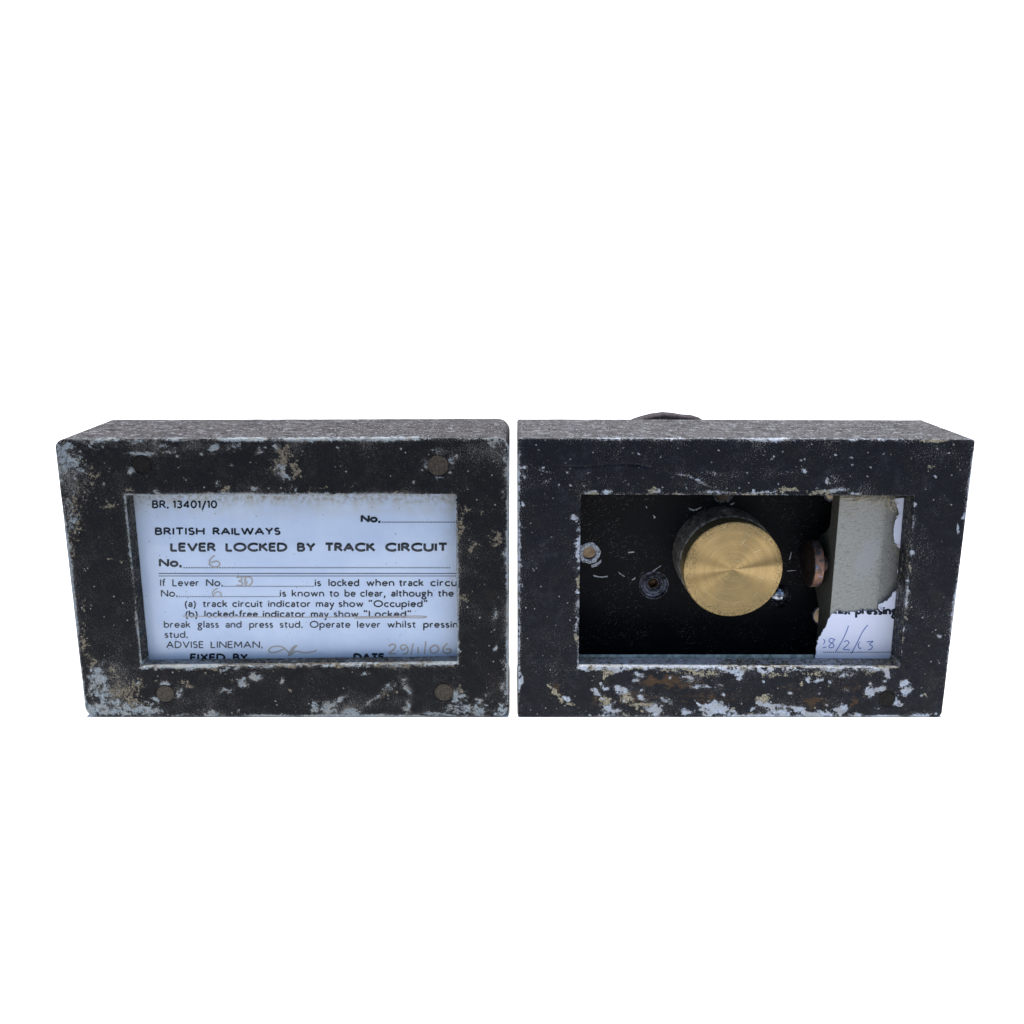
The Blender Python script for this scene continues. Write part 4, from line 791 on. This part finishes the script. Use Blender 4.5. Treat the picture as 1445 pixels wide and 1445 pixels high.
def inside(poly):
    P_ = np.array(poly)
    def f(p):
        xx, zz = p; c_ = False; j = len(P_) - 1
        for i_ in range(len(P_)):
            if (P_[i_, 1] > zz) != (P_[j, 1] > zz) and xx < (P_[j, 0] - P_[i_, 0]) * (zz - P_[i_, 1]) / (P_[j, 1] - P_[i_, 1]) + P_[i_, 0]: c_ = not c_
            j = i_
        return c_
    return f
torn = flat_poly('torn_notice', poly_m, YT, M_TORN, box_R, 0.00022)
ti = Ink(); YTi = YT - .04 * MM; ins = inside(poly_m)
ti.text('whilst', 1169, 1201, 867.5, 12, .17, YTi, clip=ins); ti.text('pressing', 1206.5, 1266.5, 867.3, 12.2, .19, YTi, slope=.022, clip=ins)
ti.dots(1162, 1260, 920.3, YTi, 2.7, 1.4); ti.build('printed_text', M_INK, torn, YTi)
th = Ink(); YTh = YT - .06 * MM
for st_ in ([(1161, 914), (1166, 913)], [(1162, 902), (1164, 905), (1162, 909)], [(1177, 902), (1172, 901), (1170, 905), (1176, 909), (1176, 913), (1171, 914), (1170, 911), (1175, 906), (1178, 902)],
            [(1197.5, 883), (1192, 897), (1184, 912), (1179, 920)], [(1191, 906), (1195, 904), (1198, 907), (1195, 911), (1190, 916), (1199, 917)], [(1224.5, 882), (1217, 892), (1209, 908), (1201.5, 922)],
            [(1213, 906), (1211, 911), (1213, 915), (1215, 914)], [(1223, 906), (1232, 905), (1227, 909), (1231, 912), (1229, 916), (1225, 917)]):
    th.pen(st_, 1.35, YTh, clip=None)
for st_ in ([(1161, 914), (1166, 913)],): pass
th.build('handwriting', M_BIRO, torn, YTh)
up_ = [(1262, 704), (1282, 702), (1281, 715), (1279, 730), (1277.5, 748), (1275, 772), (1273, 777), (1268, 773), (1263, 765), (1261, 752), (1262, 740), (1265, 732), (1270, 726), (1266, 716)]
flat_poly('torn_notice', [tuple(float(t) for t in at(u, v, YT)) for u, v in rag(up_, .5, 5, 14)], YT, M_TORN, box_R, .0002)
sm = [(1266, 806), (1271.5, 798), (1271, 815), (1269.5, 829), (1266.5, 830), (1267.5, 818)]
flat_poly('torn_notice', [tuple(float(t) for t in at(u, v, YT)) for u, v in rag(sm, .4, 3, 6)], YT, M_TORN, box_R, .0002)

# loose fibres of torn card
M_FIB = simple('card_fibre', (0.30, 0.25, 0.17), (0.55, 0.48, 0.36), 1.0, (.8, .9), 0, .2, 0)
def tube(bm, pts, r, n=5):
    rings = []; P_ = [np.array(p) for p in pts]
    for k, p in enumerate(P_):
        d = P_[min(k + 1, len(P_) - 1)] - P_[max(k - 1, 0)]; d = d / (np.linalg.norm(d) + 1e-12)
        a = np.cross(d, [0.3, 0.9, 0.2]); a /= np.linalg.norm(a) + 1e-12; b = np.cross(d, a)
        rings.append([bm.verts.new(tuple(p + r * (math.cos(2 * math.pi * j / n) * a + math.sin(2 * math.pi * j / n) * b))) for j in range(n)])
    for A, B in zip(rings, rings[1:]):
        for j in range(n): bm.faces.new((A[j], A[(j + 1) % n], B[(j + 1) % n], B[j]))
def fibre(bm, u, v, length_px, Y, curl, ang=None):
    X, Z = [float(t) for t in at(u, v, Y)]; a = random.uniform(0, 6.28) if ang is None else R(ang); p = np.array([X, Y, Z]); pts = [p]
    st = length_px / 4 * MM / 12
    for k in range(12):
        a += random.uniform(-1, 1) * curl + curl * .35; p = p + np.array([math.cos(a) * st, random.uniform(-.35, .2) * st, math.sin(a) * st]); p[1] = min(p[1], YK - .15 * MM); pts.append(p)
    tube(bm, pts, random.uniform(.05, .12) * MM)
bm = bmesh.new()
for k in range(16): fibre(bm, random.uniform(1250, 1264), random.uniform(703, 716), random.uniform(8, 20), 8.9 * MM, .7)
for k in range(7): fibre(bm, random.uniform(1188, 1262), random.uniform(702, 712), random.uniform(14, 30), 9.3 * MM, .2, random.choice((5, -10, 170)))
for (u, v, l, a) in ((1259, 768, 14, -25), (1264, 729, 8, 30), (1188, 718, 16, -12), (1190, 725, 16, 3), (1206, 704, 22, -8), (1262, 776, 10, -50)): fibre(bm, u, v, l, 9.0 * MM, .15, a)
for v in bm.verts: v.co.x -= box_R.location.x; v.co.z -= Z_BASE
fb_ = from_bm('torn_fibres', bm, M_FIB, box_R, smooth=True)
# curl of paper at the tear
for (pts, r) in (([(1244, 862), (1240.5, 858), (1240.5, 853), (1244, 851.5)], .26), ([(1264, 730), (1268, 728), (1271, 724)], .2)):
    bm = bmesh.new()
    tube(bm, [(float(at(u, v, 8.8 * MM)[0]), 8.8 * MM, float(at(u, v, 8.8 * MM)[1])) for u, v in pts], r * MM, 6)
    for v in bm.verts: v.co.x -= box_R.location.x; v.co.z -= Z_BASE
    from_bm('paper_curl', bm, M_TORN, box_R, smooth=True)
# bits of grit and paint flake on the back plate
M_FLAKE = simple('paint_flake', (0.25, 0.25, 0.26), (0.6, 0.62, 0.66), 1.0, (.6, .8), 0, .3, 0)
def flake(u, v, pts):
    X, Z = hp(u, v); bm = bmesh.new(); vs = [bm.verts.new((a / MMPX * MM, 0, -b / MMPX * MM)) for a, b in pts]; f = bm.faces.new(vs)
    g = bmesh.ops.extrude_face_region(bm, geom=[f])
    for q_ in g['geom']:
        if isinstance(q_, bmesh.types.BMVert): q_.co.y += .14 * MM
    from_bm('paint_flake', bm, M_FLAKE, plate, (X - box_R.location.x, YP - .15 * MM, Z - Z_BASE))
flake(921, 727, [(0, 0), (1.5, 0), (3, 2), (4.5, 2.5), (2, 5), (1.5, 2)]); flake(911.5, 714, [(0, 0), (1.2, 1), (1.4, 3), (.4, 2.5)])
flake(837, 811, [(0, 0), (1.5, .2), (7, 2.2), (14, 2.2), (20, 1.6), (20, 3), (13, 4.2), (6, 3.8), (0, 1.8)]); flake(886, 779, [(0, 0), (8, -1), (9, .4), (1, 1.5)]); flake(891, 818, [(0, 0), (4, -3), (6, -4), (5, -1), (1, 1)])
flake(872, 806.5, [(0, 0), (4, 3), (10, 7), (9, 7.6), (2, 3)]); flake(920, 806, [(0, 0), (12, -8.6), (12.5, -8), (1, 1)]); flake(834, 797, [(0, 0), (5, -1), (12, -6), (14, -8), (14, -4), (8, 2), (1, 4)])
flake(971, 716, [(0, 0), (4, 2), (8, 3), (14, 1), (18, -1), (18, .6), (12, 4), (7, 5), (2, 2.5)]); flake(1111, 805, [(0, 0), (12, -.4), (12, .4), (0, 1.2)]); flake(1113, 790, [(0, 0), (1.5, -6), (2.4, -12), (3, -11), (2, -2), (.6, .5)]); flake(1030, 711, [(0, 0), (3, -1), (6, -2), (4, 1), (1, 2)])
# sliver of the broken pane along the sill
M_SLIVER = simple('glass_sliver_edge', (0.16, 0.21, 0.20), (0.34, 0.42, 0.42), 0.4, (.12, .25), 0, .6, .05)
gx0 = float(at(818, 930, 8.9 * MM)[0]) - .001; gx1 = float(at(1150, 930, 8.9 * MM)[0]); gz = float(at(900, 926.0, 8.9 * MM)[1])
slab('glass_sliver', gx0, gx1 - .0006, 8.7 * MM, 9.4 * MM, gz - 3 * MM, gz + .55 * MM, M_SLIVER, box_R, .00012)
# paint-covered lug standing up behind the case
M_LUG = simple('purple_brown_lug', (0.014, 0.011, 0.013), (0.06, 0.045, 0.05), 1.2, (.6, .8), 0, .3, .3, 1.5)
pts = [(884, 600), (896, 594), (908, 590), (922, 586.5), (938, 584.5), (952, 585.5), (966, 588), (978, 588.5), (990, 592), (1002, 600)]
YL = D_BOX + 1.0 * MM
bm = bmesh.new(); base_z = H_BOX - 12 * MM
P2 = [tuple(float(t) for t in at(u, v, YL)) for u, v in pts]; P2 = [(P2[0][0], base_z)] + P2 + [(P2[-1][0], base_z)]
vs = [bm.verts.new((a - box_R.location.x, YL, b - Z_BASE)) for a, b in P2]; bm.faces.new(vs)
g = bmesh.ops.extrude_face_region(bm, geom=list(bm.faces))
for v in g['geom']:
    if isinstance(v, bmesh.types.BMVert): v.co.y += 7 * MM
from_bm('rear_lug', bm, M_LUG, box_R, smooth=False, bevel=.0008, seg=3)
bpy.context.view_layer.update()
